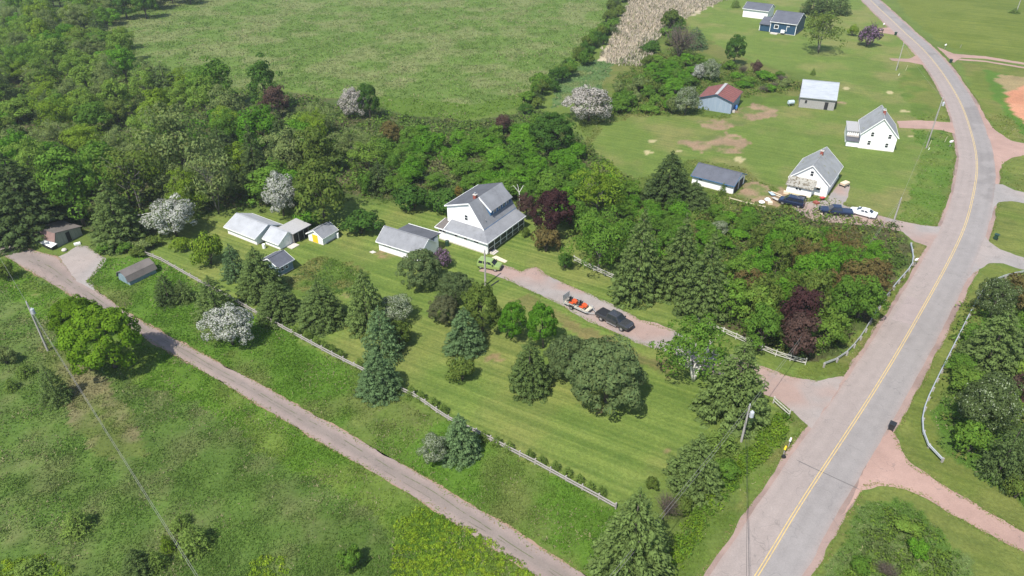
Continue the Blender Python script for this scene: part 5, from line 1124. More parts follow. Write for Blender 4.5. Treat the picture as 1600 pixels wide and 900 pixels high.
HAND = [
 # meadow and lane, left
 ('maple', 163, 474, 582, 116, 'broad round yellow-green maple casting shade on the lane'),
 ('maple', 117, 466, 532, 68, 'smaller yellow-green maple behind the broad maple by the lane'),
 ('spruce', 78, 570, 636, 44, 'tall narrow young spruce in the meadow below the lane-side pole'),
 ('small_spruce', 37, 569, 591, 26, 'small spruce above the tall young spruce in the meadow'),
 ('small_spruce', 15, 592, 613, 22, 'tiny spruce in the meadow at the left picture edge'),
 ('shrub_dull', 6, 542, 572, 34, 'dull green shrub in the meadow above the tiny spruces'),
 ('small_spruce', 117, 798, 840, 46, 'lone round spruce in the straw-coloured meadow'),
 ('small_spruce', 301, 823, 870, 52, 'largest round spruce beside the overhead wires in the meadow'),
 ('small_spruce', 281, 806, 832, 34, 'small spruce tucked behind the round spruce by the wires'),
 ('small_spruce_y', 259, 835, 866, 22, 'thin yellowish spruce just left of the overhead wires'),
 ('near_spruce', 211, 858, 910, 48, 'bushy spruce at the bottom edge of the meadow'),
 ('small_spruce', 243, 862, 896, 32, 'smaller spruce joined to the bushy spruce at the bottom edge'),
 ('small_spruce', 44, 886, 912, 50, 'low wide spruce cut by the bottom edge of the meadow'),
 ('small_spruce', 103, 883, 897, 17, 'tiny dark spruce seedling near the bottom of the meadow'),
 ('shrub_leafy', 548, 850, 898, 48, 'lone round green shrub in the meadow beside the lane'),
 ('shrub_olive', 8, 398, 446, 34, 'dark shrub at the lane end by the left picture edge'),
 # verge and rail fence
 ('blossom', 356, 474, 544, 74, 'white blossoming tree on the lane verge in front of the fence'),
 ('spruce', 331, 430, 503, 56, 'spruce standing just behind the white blossoming verge tree'),
 ('spruce_dark', 258, 428, 480, 40, 'squat dark spruce on the verge beside the barrel-roofed shed'),
 ('spruce', 284, 436, 476, 34, 'small spruce next to the squat dark verge spruce'),
 ('shrub_goldgreen', 324, 362, 420, 56, 'yellow-green shrub on the lawn below the long grey shed'),
 ('shrub_goldgreen', 284, 370, 394, 30, 'small yellow-green shrub on the lawn near the white bush'),
 ('near_spruce', 402, 385, 476, 78, 'big dark spruce in front of the small blue-grey shed'),
 ('spruce_blue', 362, 380, 442, 36, 'narrow blue spruce left of the big dark spruce'),
 ('near_spruce', 433, 440, 508, 66, 'broad spruce touching the rail fence below the big dark spruce'),
 ('near_spruce', 499, 440, 520, 72, 'lone conical spruce on the lawn by the garden plot'),
 ('near_spruce', 570, 420, 528, 66, 'tall spruce on the lawn right of the garden plot'),
 ('spruce_blue', 594, 478, 572, 58, 'upper blue spruce of the clump at the rail fence'),
 ('near_spruce_blue', 590, 548, 630, 68, 'lower spruce of the clump, overhanging the rail fence'),
 ('shrub_olive', 622, 496, 545, 46, 'dark olive shrub beside the spruce clump on the lawn'),
 ('blossom_green', 617, 460, 506, 56, 'pale greenish blossom tree below the two pines'),
 ('pine', 654, 377, 462, 70, 'round-topped pine in front of the low white garage'),
 ('pine', 711, 420, 480, 58, 'pine with open crown right of the round-topped pine'),
 ('pine_brown', 694, 454, 512, 52, 'brownish pine at the lawn edge below the two pines'),
 ('lilac', 692, 384, 424, 34, 'purple lilac bush beside the low white garage'),
 ('egg_olive', 753, 443, 521, 64, 'round olive-green tree above the blue spruce on the lawn'),
 ('near_spruce_blue', 725, 480, 562, 64, 'neat blue spruce standing alone mid lawn'),
 ('shrub_olive', 721, 555, 604, 44, 'dark egg-shaped shrub below the neat blue spruce'),
 ('egg_bright', 799, 460, 540, 46, 'bright green young maple near the trailer, left of a pair'),
 ('egg_bright', 850, 474, 546, 54, 'bright green young maple near the trailer, right of a pair'),
 ('near_spruce', 828, 527, 626, 68, 'yellowish-tipped spruce left of the two big round pines'),
 ('pine', 889, 510, 608, 84, 'big round pine behind the largest pine on the lawn'),
 ('pine', 951, 521, 643, 124, 'largest dense round pine on the lawn'),
 ('birch', 1091, 500, 600, 98, 'white-trunked birch leaning over the driveway'),
 ('tall_spruce', 1156, 526, 676, 108, 'large spreading spruce behind the roadside transformer pole'),
 ('tall_spruce', 1090, 676, 782, 84, 'dark spruce under the wires above the corner'),
 ('near_spruce', 992, 764, 945, 114, 'tallest cone spruce cut by the bottom edge of the picture'),
 ('shrub_olive', 1020, 742, 771, 24, 'small round shrub at the end of the lawn by the corner'),
 ('bare', 1042, 768, 815, 50, 'brown bare shrub behind the tallest cone spruce'),
 ('small_spruce', 1128, 672, 716, 50, 'blue-green bushy spruce left of the transformer pole'),
 ('near_spruce_blue', 718, 646, 729, 60, 'spruce on the verge side of the rail fence beside a pale bush'),
 ('blossom_green', 678, 670, 731, 48, 'pale silvery bush beside the verge spruce at the rail fence'),
 # around the house
 ('egg_purple', 866, 299, 373, 62, 'dark purple round tree beside the main white house'),
 ('wine', 823, 292, 352, 30, 'small wine-red tree between the house and the purple tree'),
 ('shrub_bronze', 853, 344, 408, 46, 'bronze-leaved shrub in front of the dark purple tree'),
 ('shrub_deep', 883, 394, 423, 28, 'small clipped dark shrub at the start of the white fence'),
 ('shrub_olive', 821, 356, 371, 16, 'little round shrub at the corner of the veranda'),
 ('fine_leafy', 938, 335, 424, 84, 'light feathery tree above the white fence by the driveway'),
 ('fine_goldgreen', 935, 262, 336, 80, 'yellowish feathery tree between thicket and tall spruces'),
 ('tall_spruce', 1002, 322, 478, 80, 'tallest spruce of the driveway grove, with tiered boughs'),
 ('tall_spruce', 1066, 333, 470, 70, 'middle dark spruce of the driveway grove'),
 ('tall_spruce', 1108, 360, 506, 76, 'rightmost spruce of the driveway grove with drooping boughs'),
 ('near_spruce_dark', 1047, 236, 332, 80, 'massive dark brownish tree left of the white shed with charcoal roof'),
 ('near_spruce_dark', 1086, 282, 330, 46, 'dark tree hugging the corner of the white shed with charcoal roof'),
 ('shrub_deep', 645, 290, 332, 62, 'dark green hedge shrub behind the house lawn, left of two'),
 ('shrub_deep', 692, 292, 336, 58, 'dark green hedge shrub behind the house lawn, nearest the house'),
 ('shrub_deep', 563, 328, 372, 68, 'large rounded dark shrub beside the yellow-doored shed'),
 ('shrub_bright', 480, 330, 358, 42, 'bright green shrub behind the yellow-doored shed'),
 ('cedar', 716, 282, 322, 15, 'rusty columnar cedar behind the main white house'),
 ('blossom', 437, 266, 342, 60, 'upright white blossom tree behind the sheds'),
 ('blossom', 268, 308, 373, 86, 'wide white blossom bush at the end of the back lawn'),
 ('olive', 500, 256, 346, 96, 'broad olive-bronze tree behind the shed row'),
 ('tall_spruce_dark', 440, 172, 272, 66, 'tall dark spruce in the wood behind the upright blossom tree'),
 ('tall_spruce_dark', 395, 188, 312, 60, 'dark spruce left of the upright blossom tree'),
 ('tall_spruce_dark', 24, 236, 384, 120, 'huge dark spruce beside the brown-roofed lane shed'),
 ('tall_spruce', 175, 280, 390, 84, 'deep green conifer by the paved apron'),
 ('tall_leafy', 110, 235, 350, 80, 'large leafy tree behind the brown-roofed lane shed'),
 ('sparse_olive', 205, 228, 330, 95, 'half-leafed olive tree above the wide white blossom bush'),
 ('fine_dull', 280, 172, 290, 110, 'pale olive tree with grey twigs in the wood'),
 ('sparse', 330, 240, 330, 80, 'half-bare twiggy tree behind the long grey shed'),
 ('tall_deep', 410, 92, 170, 48, 'dark leafy tree on the edge of the far field by the wine-red tree'),
 ('tall_leafy', 333, 92, 165, 58, 'leafy tree jutting into the far field'),
 ('wine', 430, 136, 182, 42, 'wine-red tree at the edge of the far field'),
 ('blossom_pink', 550, 140, 182, 42, 'greyish white blossom tree at the edge of the far field'),
 ('egg_deep', 576, 130, 186, 36, 'round dark green tree beside the greyish blossom tree'),
 ('wine', 787, 180, 208, 30, 'small wine-red tree in the thicket'),
 ('bronze', 612, 190, 220, 32, 'small bronze tree in the thicket below the far field'),
 ('egg_deep', 862, 176, 242, 68, 'round glossy green tree left of the mown lawn'),
 # right and far
 ('blossom_pink', 921, 138, 189, 78, 'largest white blossoming tree by the mown lawn'),
 ('blossom_green', 1073, 137, 178, 38, 'pale blossom tree at the corner of the red-roofed barn'),
 ('blossom', 1093, 100, 124, 24, 'small white blossom tree behind the red-roofed barn'),
 ('blossom_green', 1112, 94, 126, 28, 'greenish white tree behind the red-roofed barn'),
 ('spruce_blue', 1087, 41, 79, 38, 'blue spruce on the far lawn edge'),
 ('egg_deep', 1150, 56, 101, 34, 'oval dark green tree on the far lawn'),
 ('shrub_wine', 1183, 92, 118, 20, 'small brown-leaved shrub between the far lawn and the barns'),
 ('shrub_olive', 1048, 17, 48, 32, 'olive shrub near the pale reed bed'),
 ('bare', 1062, 45, 92, 66, 'large twiggy brown bush left of the blue spruce'),
 ('spruce_dark', 1272, -12, 24, 36, 'dark spruce by the far road, left of three'),
 ('spruce_dark', 1292, -14, 26, 36, 'dark spruce by the far road, middle of three'),
 ('spruce_dark', 1314, -12, 25, 34, 'dark spruce by the far road, nearest the road'),
 ('small_spruce', 1150, -5, 13, 15, 'tiny dark spruce left of the far white building'),
 ('sparse_olive', 1286, 22, 78, 64, 'airy half-leafed tree right of the blue house'),
 ('lilac', 1358, 40, 72, 38, 'dusky lilac bush near the far roadside'),
 ('shrub_goldgreen', 1333, 38, 58, 18, 'yellow-green shrub beside the dusky lilac bush'),
 ('small_spruce', 1271, 106, 118, 9, 'tiny sapling on the lawn above the stone barn'),
 ('purple', 1255, 440, 535, 62, 'tall dark purple tree in the roadside wood'),
 ('small_spruce', 1130, 285, 306, 12, 'little conifer in front of the white shed with charcoal roof'),
 ('small_spruce', 1586, 12, 22, 16, 'dark bush by the pole at the top right corner'),
 # right edge wood
 ('near_spruce', 1562, 478, 600, 96, 'dark leaning spruce mass right of the road'),
 ('pale_bush', 1543, 580, 690, 92, 'large pale green bush right of the long guardrail'),
 ('pale_bush', 1560, 435, 500, 60, 'pale green bush near the bend of the long guardrail'),
 ('bronze', 1592, 424, 490, 46, 'bronze tree at the end of the long guardrail'),
 ('near_spruce_dark', 1605, 505, 580, 60, 'dark spruce at the right picture edge'),
 ('wine', 1596, 560, 660, 40, 'wine-brown tree at the right picture edge'),
 ('shrub_leafy', 1520, 650, 725, 62, 'leafy shrub below the large pale green bush'),
 ('spruce_dark', 1580, 660, 760, 60, 'dark spruce at the right picture edge above the gravel road'),
 ('shrub_olive', 1592, 735, 795, 44, 'olive shrub close to the gravel road at the right edge'),
 ('shrub_fresh', 1415, 806, 840, 44, 'fresh green shrub in the rough grass of the road corner'),
 ('shrub_bright', 1436, 840, 872, 38, 'bright green shrub in the rough grass of the road corner'),
 ('bare', 1385, 876, 908, 44, 'brown twiggy shrub in the rough grass of the road corner'),
 ('shrub_leafy', 1345, 868, 900, 38, 'leafy shrub at the bottom edge of the road corner'),
 ('shrub_fresh', 1425, 884, 918, 42, 'low fresh green shrub at the bottom edge of the road corner'),
]
for t_ in HAND: tree(*t_)
NTH = ['second','third','fourth','fifth','sixth','seventh','eighth','ninth','tenth','eleventh','twelfth','thirteenth','fourteenth','fifteenth','sixteenth','seventeenth','eighteenth','nineteenth','twentieth','twenty-first','twenty-second']
# young hedge conifers along the rail fence
for i, (x, y) in enumerate([(462,520),(478,526),(494,535),(506,541),(520,548),(534,556),(560,570),(625,606),(642,614),(659,621),(676,632),(692,642),(757,684),(775,692),(795,700),(829,713),(847,722),(866,731),(886,741),(905,752),(922,763),(942,771)]):
    s = 18 if i < 7 else 20
    tree('small_spruce', x+random.uniform(-2,2), y-s*.62, y+s*.42, s*.86, 'young spruce behind the rail fence, '+('last' if i == 21 else NTH[20-i])+' from the road corner end', 'young spruces along the rail fence', False)
# ---- the woods: every tree its own, named after what stands next to it
MARKS = [(G(x, y)[:2], n) for x, y, n in ((268,350,'the wide white blossom bush'), (437,315,'the upright white blossom tree'), (500,310,'the broad olive-bronze tree'), (110,310,'the brown-roofed lane shed'), (24,330,'the huge dark spruce'),
   (175,350,'the deep green tree by the apron'), (430,165,'the wine-red tree at the far field'), (333,140,'the leafy tree jutting into the far field'), (550,165,'the greyish blossom tree'), (410,140,'the dark leafy field-edge tree'), (612,205,'the small bronze thicket tree'), (787,200,'the small wine-red thicket tree'),
   (862,220,'the round glossy green tree'), (921,170,'the largest white blossoming tree'), (692,320,'the hedge shrub nearest the house'), (645,320,'the left hedge shrub'), (866,345,'the dark purple round tree'), (940,310,'the yellowish feathery tree'), (1047,300,'the massive brownish tree'), (1255,500,'the tall dark purple tree'),
   (1112,450,'the drooping driveway spruce'), (1240,560,'the white fence end'), (1425,395,'the upper end of the short guardrail'), (1340,350,'the white sedan'), (1235,335,'the dark van'), (1380,470,'the bend of the short guardrail'), (1073,165,'the pale barn-corner blossom tree'), (1118,170,'the red-roofed barn'), (1150,95,'the oval dark green tree'), (1087,72,'the blue spruce on the far lawn'),
   (1062,80,'the large twiggy brown bush'), (962,100,'the lower end of the reed bed'), (985,10,'the upper end of the reed bed'), (930,60,'the middle of the reed bed'), (280,240,'the pale olive twiggy tree'), (395,270,'the dark spruce left of the blossom'), (440,230,'the tall dark wood spruce'), (60,100,'the far field corner'), (205,300,'the half-leafed olive tree'),
   (1543,640,'the large pale green bush'), (1562,560,'the dark leaning spruce mass'), (1592,470,'the bronze guardrail-end tree'), (1200,660,'the transformer pole'), (990,880,'the tallest cone spruce'), (1145,300,'the white shed with charcoal roof'), (330,300,'the half-bare twiggy tree'), (110,60,'the far field notch'), (20,10,'the top left corner'), (250,10,'the top left field edge'))]
FILL = []
BLOCK = [(px, py, pr) for px, py, pr, ph in PLACED]
def fill(poly, kinds, spacing, hr, rr, seed, jit=.45, keep=1.0, avoid=.55, hz=3.0):
    """scatter over a wood: poly in picture points of crown middles, moved to the ground at half height"""
    r = random.Random(seed); P = GP(poly, hz); xs = [p[0] for p in P]; ys = [p[1] for p in P]
    y = min(ys); row = 0; NEW = []
    while y < max(ys):
        x = min(xs)+(spacing*.5 if row % 2 else 0)
        while x < max(xs):
            a = x+r.uniform(-jit, jit)*spacing; b = y+r.uniform(-jit, jit)*spacing
            ok = bool(inpoly(np.array([a]), np.array([b]), P)[0]) and r.random() < keep
            h = r.uniform(*hr); rad = r.uniform(*rr)
            if ok and all((a-px)**2+(b-py)**2 > (pr*avoid+rad*avoid)**2 for px, py, pr in BLOCK):
                FILL.append((r.choice(kinds), a, b, rad, h)); NEW.append((a, b, rad))
            x += spacing
        y += spacing*.88; row += 1
    BLOCK.extend(NEW)
# R1 mixed wood upper left
fill([(-30,60),(30,-10),(180,-20),(188,70),(215,95),(330,125),(430,150),(540,175),(600,205),(612,300),(560,300),(520,262),(440,300),(330,318),(200,300),(60,320),(-30,250)], ['leafy','fresh','tall_leafy','bright','olive','fine_dull','fine_leafy','fresh','fine_dull','fine_fresh','fine_goldgreen','spruce_dark','fresh','goldgreen','fine_fresh','fine_dull'], 8.8, (5.5,10), (3.4,5.0), 3, avoid=.5, hz=5)
fill([(185,20),(300,-15),(300,-60),(100,-60),(100,10)], ['leafy','deep','tall_leafy','olive'], 9.0, (8,12), (4,5.5), 4, hz=5)
# R2 bright thicket
fill([(585,205),(650,195),(740,195),(830,185),(900,230),(960,275),(1000,300),(965,330),(900,335),(840,300),(740,285),(640,285),(600,280)], ['bright','bright','leafy','fine_bright','fine_leafy','bright','shrub_bright','shrub_leafy','leafy'], 5.2, (2.8,4.8), (2.2,3.3), 5, hz=2.5)
# R3 roadside wood block
fill([(1230,410),(1380,405),(1392,420),(1364,450),(1328,494),(1290,520),(1245,522),(1190,500),(1150,470),(1165,430)], ['bright','fresh','fine_bright','leafy','olive'], 7.0, (7.0,8.4), (2.6,3.4), 23, hz=5.0, avoid=.28)
fill([(1168,378),(1205,350),(1262,356),(1330,364),(1378,374),(1388,393),(1376,412),(1364,450),(1328,494),(1290,522),(1245,524),(1185,500),(1140,470)], ['bright','fine_bright','bronze','bronze','fresh','fine_bronze','wine','leafy','olive','fine_bright'], 4.0, (5.4,7.4), (2.3,3.2), 6, hz=4.5, avoid=.5)
# R4 hedge along the far field
fill([(965,-20),(990,-15),(952,60),(930,92),(880,125),(850,160),(800,175),(830,140),(895,85),(940,40)], ['shrub_deep','shrub_leafy','deep','shrub_olive','spruce_dark','shrub_leafy'], 4.6, (2.2,4.6), (1.6,2.8), 7, hz=1.5)
# R5 scrub by the barns
fill([(960,140),(1000,110),(1060,92),(1095,85),(1130,110),(1085,122),(1085,165),(1050,172),(960,178)], ['shrub_bright','shrub_leafy','shrub_dull','bright','leafy','shrub_olive'], 5.2, (2.0,4.2), (1.8,3.2), 8, hz=1.5)
fill([(1005,70),(1035,45),(1062,22),(1075,40),(1060,52),(1030,92),(1000,108)], ['shrub_leafy','shrub_olive','shrub_deep'], 6.0, (2,4), (1.8,3.0), 9, hz=1.5)
fill([(1110,75),(1140,100),(1180,105),(1240,118),(1240,140),(1190,140),(1150,130),(1130,108)], ['shrub_leafy','shrub_bright','bare','shrub_dull'], 5.5, (1.4,2.6), (1.6,2.6), 10, hz=1.2)
# R6 low bushes between grove and the white shed
fill([(1098,306),(1140,318),(1225,330),(1200,345),(1165,375),(1130,400),(1100,380),(1090,340)], ['shrub_bright','shrub_leafy','shrub_bright','leafy','blossom_green'], 3.9, (1.6,3.0), (1.6,2.5), 11, hz=1.5)
# R7 behind house / north of driveway
fill([(950,285),(1000,292),(1045,302),(1075,335),(1108,335),(1112,352),(1060,345),(1000,400),(930,400),(905,345)], ['bright','fine_leafy','leafy','shrub_bright','fine_bright','shrub_leafy'], 4.4, (2.2,4.4), (1.9,2.9), 21, hz=2)
fill([(1020,345),(1110,338),(1130,400),(1030,400)], ['shrub_leafy','shrub_bright','leafy'], 4.0, (2,3.6), (1.7,2.6), 22, hz=1.5, avoid=.3)
fill([(740,270),(830,262),(905,300),(960,350),(915,385),(890,340),(845,305),(770,290)], ['bright','leafy','fine_leafy','leafy'], 5.0, (4,6.5), (2.2,3.2), 12, hz=2.5)
# R8 right wood
fill([(1520,500),(1560,450),(1640,430),(1660,800),(1600,770),(1540,720),(1500,690),(1490,640),(1500,560)], ['fresh','spruce','shrub_fresh','shrub_leafy','leafy','fine_fresh','shrub_olive'], 4.8, (2.6,5.0), (2.0,3.0), 13, hz=2.5)
# R9 corner left of road, below the transformer pole
fill([(1100,725),(1150,700),(1150,730),(1110,775),(1070,820),(1060,800)], ['shrub_olive','shrub_leafy'], 4.0, (1.5,2.4), (1.3,2.0), 14, hz=1.0)
# R10 back of sheds
fill([(180,372),(235,378),(250,392),(200,400),(150,390)], ['shrub_dull','shrub_olive','shrub_leafy'], 3.2, (1.2,2.0), (1.2,1.9), 15, hz=.8)
fill([(560,285),(640,262),(720,262),(700,285),(640,292),(600,305),(560,310)], ['bright','leafy','fine_leafy','shrub_leafy','dull'], 5.2, (3.2,5.0), (2.0,3.0), 16, hz=2)
TONE = {'fresh':'fresh green','bright':'bright green','leafy':'mid green','olive':'olive green','deep':'dark green','goldgreen':'yellow-green','bronze':'bronze','wine':'wine-red','dull':'dull grey-green','purple':'purple'}
ORD = ['nearest','second nearest','third nearest','fourth nearest','fifth nearest','sixth nearest','seventh nearest','eighth nearest','ninth nearest','tenth nearest','eleventh nearest','twelfth nearest','thirteenth nearest','fourteenth nearest','fifteenth nearest','sixteenth nearest','seventeenth nearest','eighteenth nearest','nineteenth nearest','twentieth nearest']
def phrase(k, h):
    p, m, shape, name, cat, bark = KIND[k]
    if m is None: t = 'pale blossom' if 'blossom' in k else 'brown twiggy'
    elif 'spruce' in k: return 'dark spruce' if 'dark' in k else 'green spruce'
    else: t = TONE[m]
    form = 'shrub' if cat == 'shrub' else ('slender tree' if p == 'tall' else 'feathery tree' if p == 'fine' else 'leafy tree')
    return t+' '+form
BUCKET = {}
for f_ in FILL:
    d = [np.hypot(f_[1]-q[0][0], f_[2]-q[0][1]) for q in MARKS]; i = int(np.argmin(d)); BUCKET.setdefault((phrase(f_[0], f_[4]), MARKS[i][1]), []).append((d[i], f_))
for (ph, mk), L in BUCKET.items():
    L.sort(key=lambda q: q[0])
    for i, (d_, f_) in enumerate(L):
        lab = (ph+' beside '+mk) if len(L) == 1 else f'{ORD[min(i,19)]} {ph} to {mk}'
        k, a, b, rad, h = f_
        plant(k, a, b, rad, h, lab, 'trees and shrubs of the woods', True)

# ---- uncountable ground cover: real leaves and blades in one object per kind
def cover(name, polys, n_lumps, lump_r, per, leaf, cols, zscale=.8, seed=0, patch=5.0, aspect=.6):
    r = np.random.default_rng(seed); pts = []
    for P in polys:
        P = GP(P); x0, y0 = np.min(P, 0); x1, y1 = np.max(P, 0); ar = (x1-x0)*(y1-y0); q = np.c_[r.uniform(x0, x1, int(n_lumps*ar)), r.uniform(y0, y1, int(n_lumps*ar))]
        pts.append(q[inpoly(q[:,0], q[:,1], P)])
    c = np.vstack(pts); k = len(c); R_ = r.uniform(*lump_r, k); ci = np.clip((fbm(c[:,0], c[:,1], patch, seed+2)+r.normal(size=k)*.14)*len(cols)*1.5-len(cols)*.25, 0, len(cols)-1).astype(int)
    i = np.repeat(np.arange(k), per); e = rdir(len(i), r); e[:,2] = np.abs(e[:,2])
    p = np.c_[c[i], np.zeros(len(i))] + e*R_[i][:,None]*np.array([1,1,zscale])*r.uniform(.7,1.1,(len(i),1)); p[:,2] += .05
    t = 1.6*np.array(cols)[ci[i]]*(.7+.6*r.random((len(i),1)))*(.85+.3*r.random(k))[i][:,None]
    V, F, C_ = leafquads(p, e+np.array([0,0,.4])+r.normal(size=e.shape)*.4, r.uniform(.7,1.3,len(i))*leaf, t, aspect, r)
    o = link(name, np_mesh(name, V, F, C_, COLLEAF)); o['kind'] = 'stuff'; return o
cover('undergrowth', [[(-30,70),(60,60),(190,110),(330,140),(430,145),(560,165),(640,185),(740,192),(840,175),(905,215),(990,290),(965,340),(900,345),(840,305),(740,292),(640,300),(600,312),(520,300),(440,320),(340,330),(230,365),(140,350),(60,330),(-30,300)]],
      .30, (.9,1.9), 13, .34, [(.05,.085,.018),(.065,.11,.02),(.075,.125,.022),(.09,.105,.035)], .9, 3)
cover('undergrowth', [[(1100,330),(1230,325),(1400,352),(1416,385),(1412,412),(1385,448),(1345,503),(1310,548),(1250,562),(1180,535),(1100,480),(1060,440)], [(960,120),(1060,70),(1110,95),(1250,128),(1250,145),(1180,148),(1090,178),(960,182)], [(1500,480),(1600,440),(1660,800),(1600,780),(1520,735),(1470,690),(1470,620)], [(862,330),(960,300),(1000,340),(960,430),(900,385)], [(985,345),(1050,330),(1120,330),(1180,345),(1140,460),(1010,425)], [(1095,300),(1150,316),(1235,328),(1170,350),(1090,345)]],
      .7, (.6,1.3), 15, .22, [(.05,.085,.018),(.07,.115,.02),(.10,.11,.03),(.075,.125,.022)], .9, 4)
cover('roadside_weeds', [[(1180,690),(1205,655),(1228,642),(1235,660),(1222,690),(1190,725),(1165,740),(1150,722)], [(1150,720),(1195,715),(1165,745),(1110,810),(1060,890),(1045,880),(1050,840),(1095,785)]],
      5.0, (.35,.75), 22, .13, [(.058,.11,.016),(.085,.14,.014),(.095,.15,.014),(.07,.125,.016)], 1.1, 6, patch=3)
cover('goldenrod_patch', [[(618,815),(655,793),(700,810),(770,845),(830,890),(880,945),(640,960),(612,900)], [(-20,880),(60,870),(110,890),(120,960),(-20,960)], [(395,870),(450,870),(440,960),(380,960)]],
      6.5, (.22,.42), 26, .085, [(.09,.15,.016),(.125,.19,.015),(.145,.20,.017),(.105,.165,.02)], .7, 7, patch=3)
cover('corner_shrubbery', [[(1365,805),(1400,795),(1440,815),(1470,845),(1490,880),(1500,940),(1290,940),(1330,880)]], 2.2, (.35,.8), 20, .13, [(.05,.085,.02),(.075,.12,.018),(.085,.13,.02),(.075,.10,.032)], .9, 9, patch=3)
cover('garden_weeds', [[(455,425),(482,408),(505,403),(545,414),(578,428),(574,450),(545,464),(480,450)], [(1350,790),(1395,780),(1440,802),(1478,837),(1505,880),(1525,950),(1255,950),(1305,868)], [(555,300),(640,300),(625,318),(565,322)]],
      2.2, (.15,.4), 12, .10, [(.055,.10,.018),(.07,.115,.022),(.09,.12,.04),(.06,.11,.026)], .5, 8, patch=4)
def blades(name, zid, n, seed, hmul=1., lim=None, tone=1.0):
    """grass tufts: two bent triangles each, coloured like the turf they grow from, with some dry straw"""
    r = np.random.default_rng(seed); z2 = ZID.reshape(GX.shape); t2 = TUFT.reshape(GX.shape); c2 = C.reshape(GX.shape+(3,))
    dx = np.gradient(gx); dy = np.gradient(gy); area = dy[:,None]*dx[None,:]
    D = np.hypot(GX, GY+0) ; w = t2*(z2 == zid)*area*np.clip(70/np.maximum(D, 50), .1, 1.5)**1.3
    if lim is not None: w = w*((np.abs(GX) < 190) & (GY < lim) & (GY > 36))
    w = w*np.clip(fbm(GX, GY, 2.2, seed)*2.2-.55, .08, 1.3)
    w = w.ravel(); k = r.choice(len(w), n, p=w/w.sum())
    x = GX.ravel()[k]+(r.random(n)-.5)*dx[k % len(gx)]; y = GY.ravel()[k]+(r.random(n)-.5)*dy[k//len(gx)]
    for P in PAVEDPOLY:
        q = ~inpoly(x, y, P); x, y, k = x[q], y[q], k[q]
    n = len(x); far = np.clip(np.hypot(x, y)/75, .8, 3)
    hh = r.uniform(.09,.24,n)*hmul*far**.3; ww = r.uniform(.05,.10,n)*far**.8
    col = c2.reshape(-1,3)[k]*(.88+.4*r.random((n,1)))*tone*1.7
    dry = (r.random(n) < np.clip((fbm(x, y, 5, seed+4)-.46)*.8, .01, .22))[:,None]
    col = np.where(dry, np.array((.34,.32,.17))*(.7+.5*r.random((n,1))), col)
    a = r.uniform(0, 6.28, n); d = np.c_[np.cos(a), np.sin(a)]; ln = r.normal(size=(n,2))*.55
    V = np.zeros((n, 6, 3)); base = np.c_[x, y]
    for j, s in ((0, 1), (3, -1)):
        dd = d if s == 1 else np.c_[-d[:,1], d[:,0]]
        V[:,j,:2] = base-dd*ww[:,None]; V[:,j+1,:2] = base+dd*ww[:,None]; V[:,j+2,:2] = base+ln*hh[:,None]*(1 if s == 1 else -.8); V[:,j+2,2] = hh*(1 if s == 1 else .8)
    F = np.arange(6*n).reshape(-1, 3)
    o = link(name, np_mesh(name, V.reshape(-1,3), F, np.repeat(col, 6, 0), COLLEAF)); o['kind'] = 'stuff'; return o
blades('meadow_grass', 1, 230000, 21, 1.0, 175)
blades('field_grass', 2, 60000, 22, 1.6, 340, 1.05)
def reeds(n, seed):
    r = np.random.default_rng(seed); P = GP([(975,-40),(1150,-45),(1135,0),(1100,14),(1050,40),(1018,80),(1003,106),(965,103),(938,96),(952,66),(985,0)])
    x0, y0 = np.min(P, 0); x1, y1 = np.max(P, 0); q = np.c_[r.uniform(x0, x1, n*3), r.uniform(y0, y1, n*3)]; q = q[inpoly(q[:,0]+(fbm(q[:,0],q[:,1],4,3)-.5)*6, q[:,1], P)][:n]; n = len(q)
    p = np.c_[q, r.uniform(.3,1.1,n)]; t = np.where(r.random((n,1)) < .82, np.array((.52,.45,.35)), np.array((.17,.19,.08)))*(.6+.7*r.random((n,1)))
    V, F, C_ = leafquads(p, rdir(n, r)*np.array([1,1,.5]), r.uniform(.4,.75,n), t, .25, r, np.tile([0.1,0,1.],(n,1)))
    o = link('reeds', np_mesh('reeds', V, F, C_, COLLEAF)); o['kind'] = 'stuff'
reeds(24000, 31)

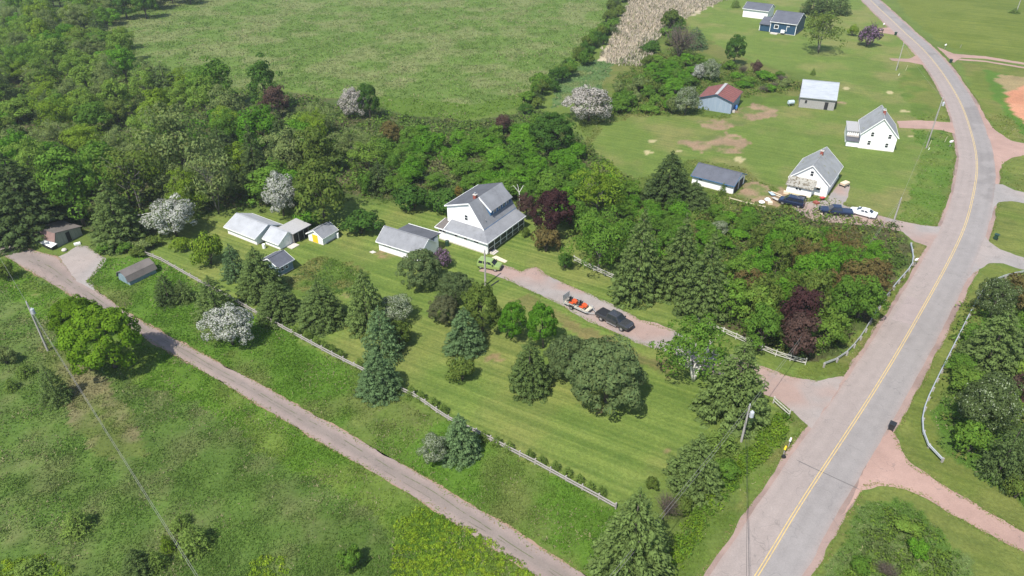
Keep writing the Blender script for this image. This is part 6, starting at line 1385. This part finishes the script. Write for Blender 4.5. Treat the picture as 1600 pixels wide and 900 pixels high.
def edge_tufts(name, lines, per_m, seed):
    """ragged grass creeping over the edges of the paving"""
    r = np.random.default_rng(seed); B = []; D = []
    for L_, side in lines:
        p = resample(L_, step=1.0/per_m); t = np.gradient(p, axis=0); t /= np.maximum(np.linalg.norm(t, axis=1, keepdims=True), 1e-6); nn = np.stack([-t[:,1], t[:,0]], 1)*side
        w = (fbm(p[:,0], p[:,1], 2.2, seed)-.5)*1.1+r.normal(size=len(p))*.15-.10
        q = p+nn*w[:,None]+r.normal(size=p.shape)*.1
        if len(L_) > 60 or side < 0 or len(B) == 0:
            for P in SHEETS: q = q[~inpoly(q[:,0], q[:,1], P)]
        B.append(q)
    q0 = [inpoly(b_[:,0], b_[:,1], P) for b_ in [np.vstack(B)] for P in (np.vstack([offs(RC, 4.0), offs(RC, -4.2)[::-1]]), np.vstack([np.array(LU), np.array(LL)[::-1]]))]
    b = np.vstack(B)[~q0[0] & ~(q0[1] & (np.random.default_rng(3).random(len(q0[0])) < .5))]; k = (np.abs(b[:,0]) < 150) & (b[:,1] > 38) & (b[:,1] < 220); b = b[k]; n = len(b)
    hh = r.uniform(.02,.07,n); ww = r.uniform(.05,.12,n); a = r.uniform(0, 6.28, n); d = np.c_[np.cos(a), np.sin(a)]
    V = np.zeros((n, 3, 3)); V[:,0,:2] = b-d*ww[:,None]; V[:,1,:2] = b+d*ww[:,None]; V[:,2,:2] = b+r.normal(size=(n,2))*.1; V[:,:,2] = .03; V[:,2,2] += hh
    dry = (r.random((n,1)) < .28); col = np.where(dry, np.array((.30,.22,.12)), np.array((.15,.21,.045)))*(.85+.4*r.random((n,1)))
    o = link(name, np_mesh(name, V.reshape(-1,3), np.arange(3*n).reshape(-1,3), np.repeat(col, 3, 0), COLLEAF)); o['kind'] = 'stuff'
_edges = [(np.array(LU), 1), (np.array(LL), -1), (offs(RC, HWL+.75), 1), (offs(RC, -HWR-.95), -1)]
for poly in ([(1399,676),(1407,702),(1425,725),(1462,750),(1537,795),(1600,832)], [(1600,864),(1525,825),(1450,780),(1412,765),(1375,759),(1345,765)], [(766,410),(790,416),(815,425),(826,419),(837,417),(857,431),(912,455),(960,477),(1000,499),(1058,518),(1110,545),(1205,577),(1240,590),(1275,594)], [(1240,645),(1160,606),(1050,553),(1000,538),(920,503),(875,476),(810,447),(785,434)], [(1487,352),(1440,352),(1375,337),(1318,321)], [(166,405),(140,437),(150,455)], [(120,384),(136,385),(166,405)]):
    _edges.append((np.array(GP(poly)), 1))
edge_tufts('edge_grass', _edges, 26, 77)
# ================================================================== AIR
def haze(density):
    k = MB(); k.box(-3600, 3600, -1600, 7100, -1.0, CAMH+6)
    m = bpy.data.materials.new('pale air'); m.use_nodes = True; t = m.node_tree; t.nodes.clear()
    v = N(t, 'ShaderNodeVolumePrincipled'); v.inputs['Color'].default_value = (.80,.86,.92,1); v.inputs['Density'].default_value = density; v.inputs['Anisotropy'].default_value = .2
    o_ = N(t, 'ShaderNodeOutputMaterial'); t.links.new(v.outputs[0], o_.inputs['Volume'])
    o = k.build('haze', m); o['kind'] = 'stuff'
haze(.0002)
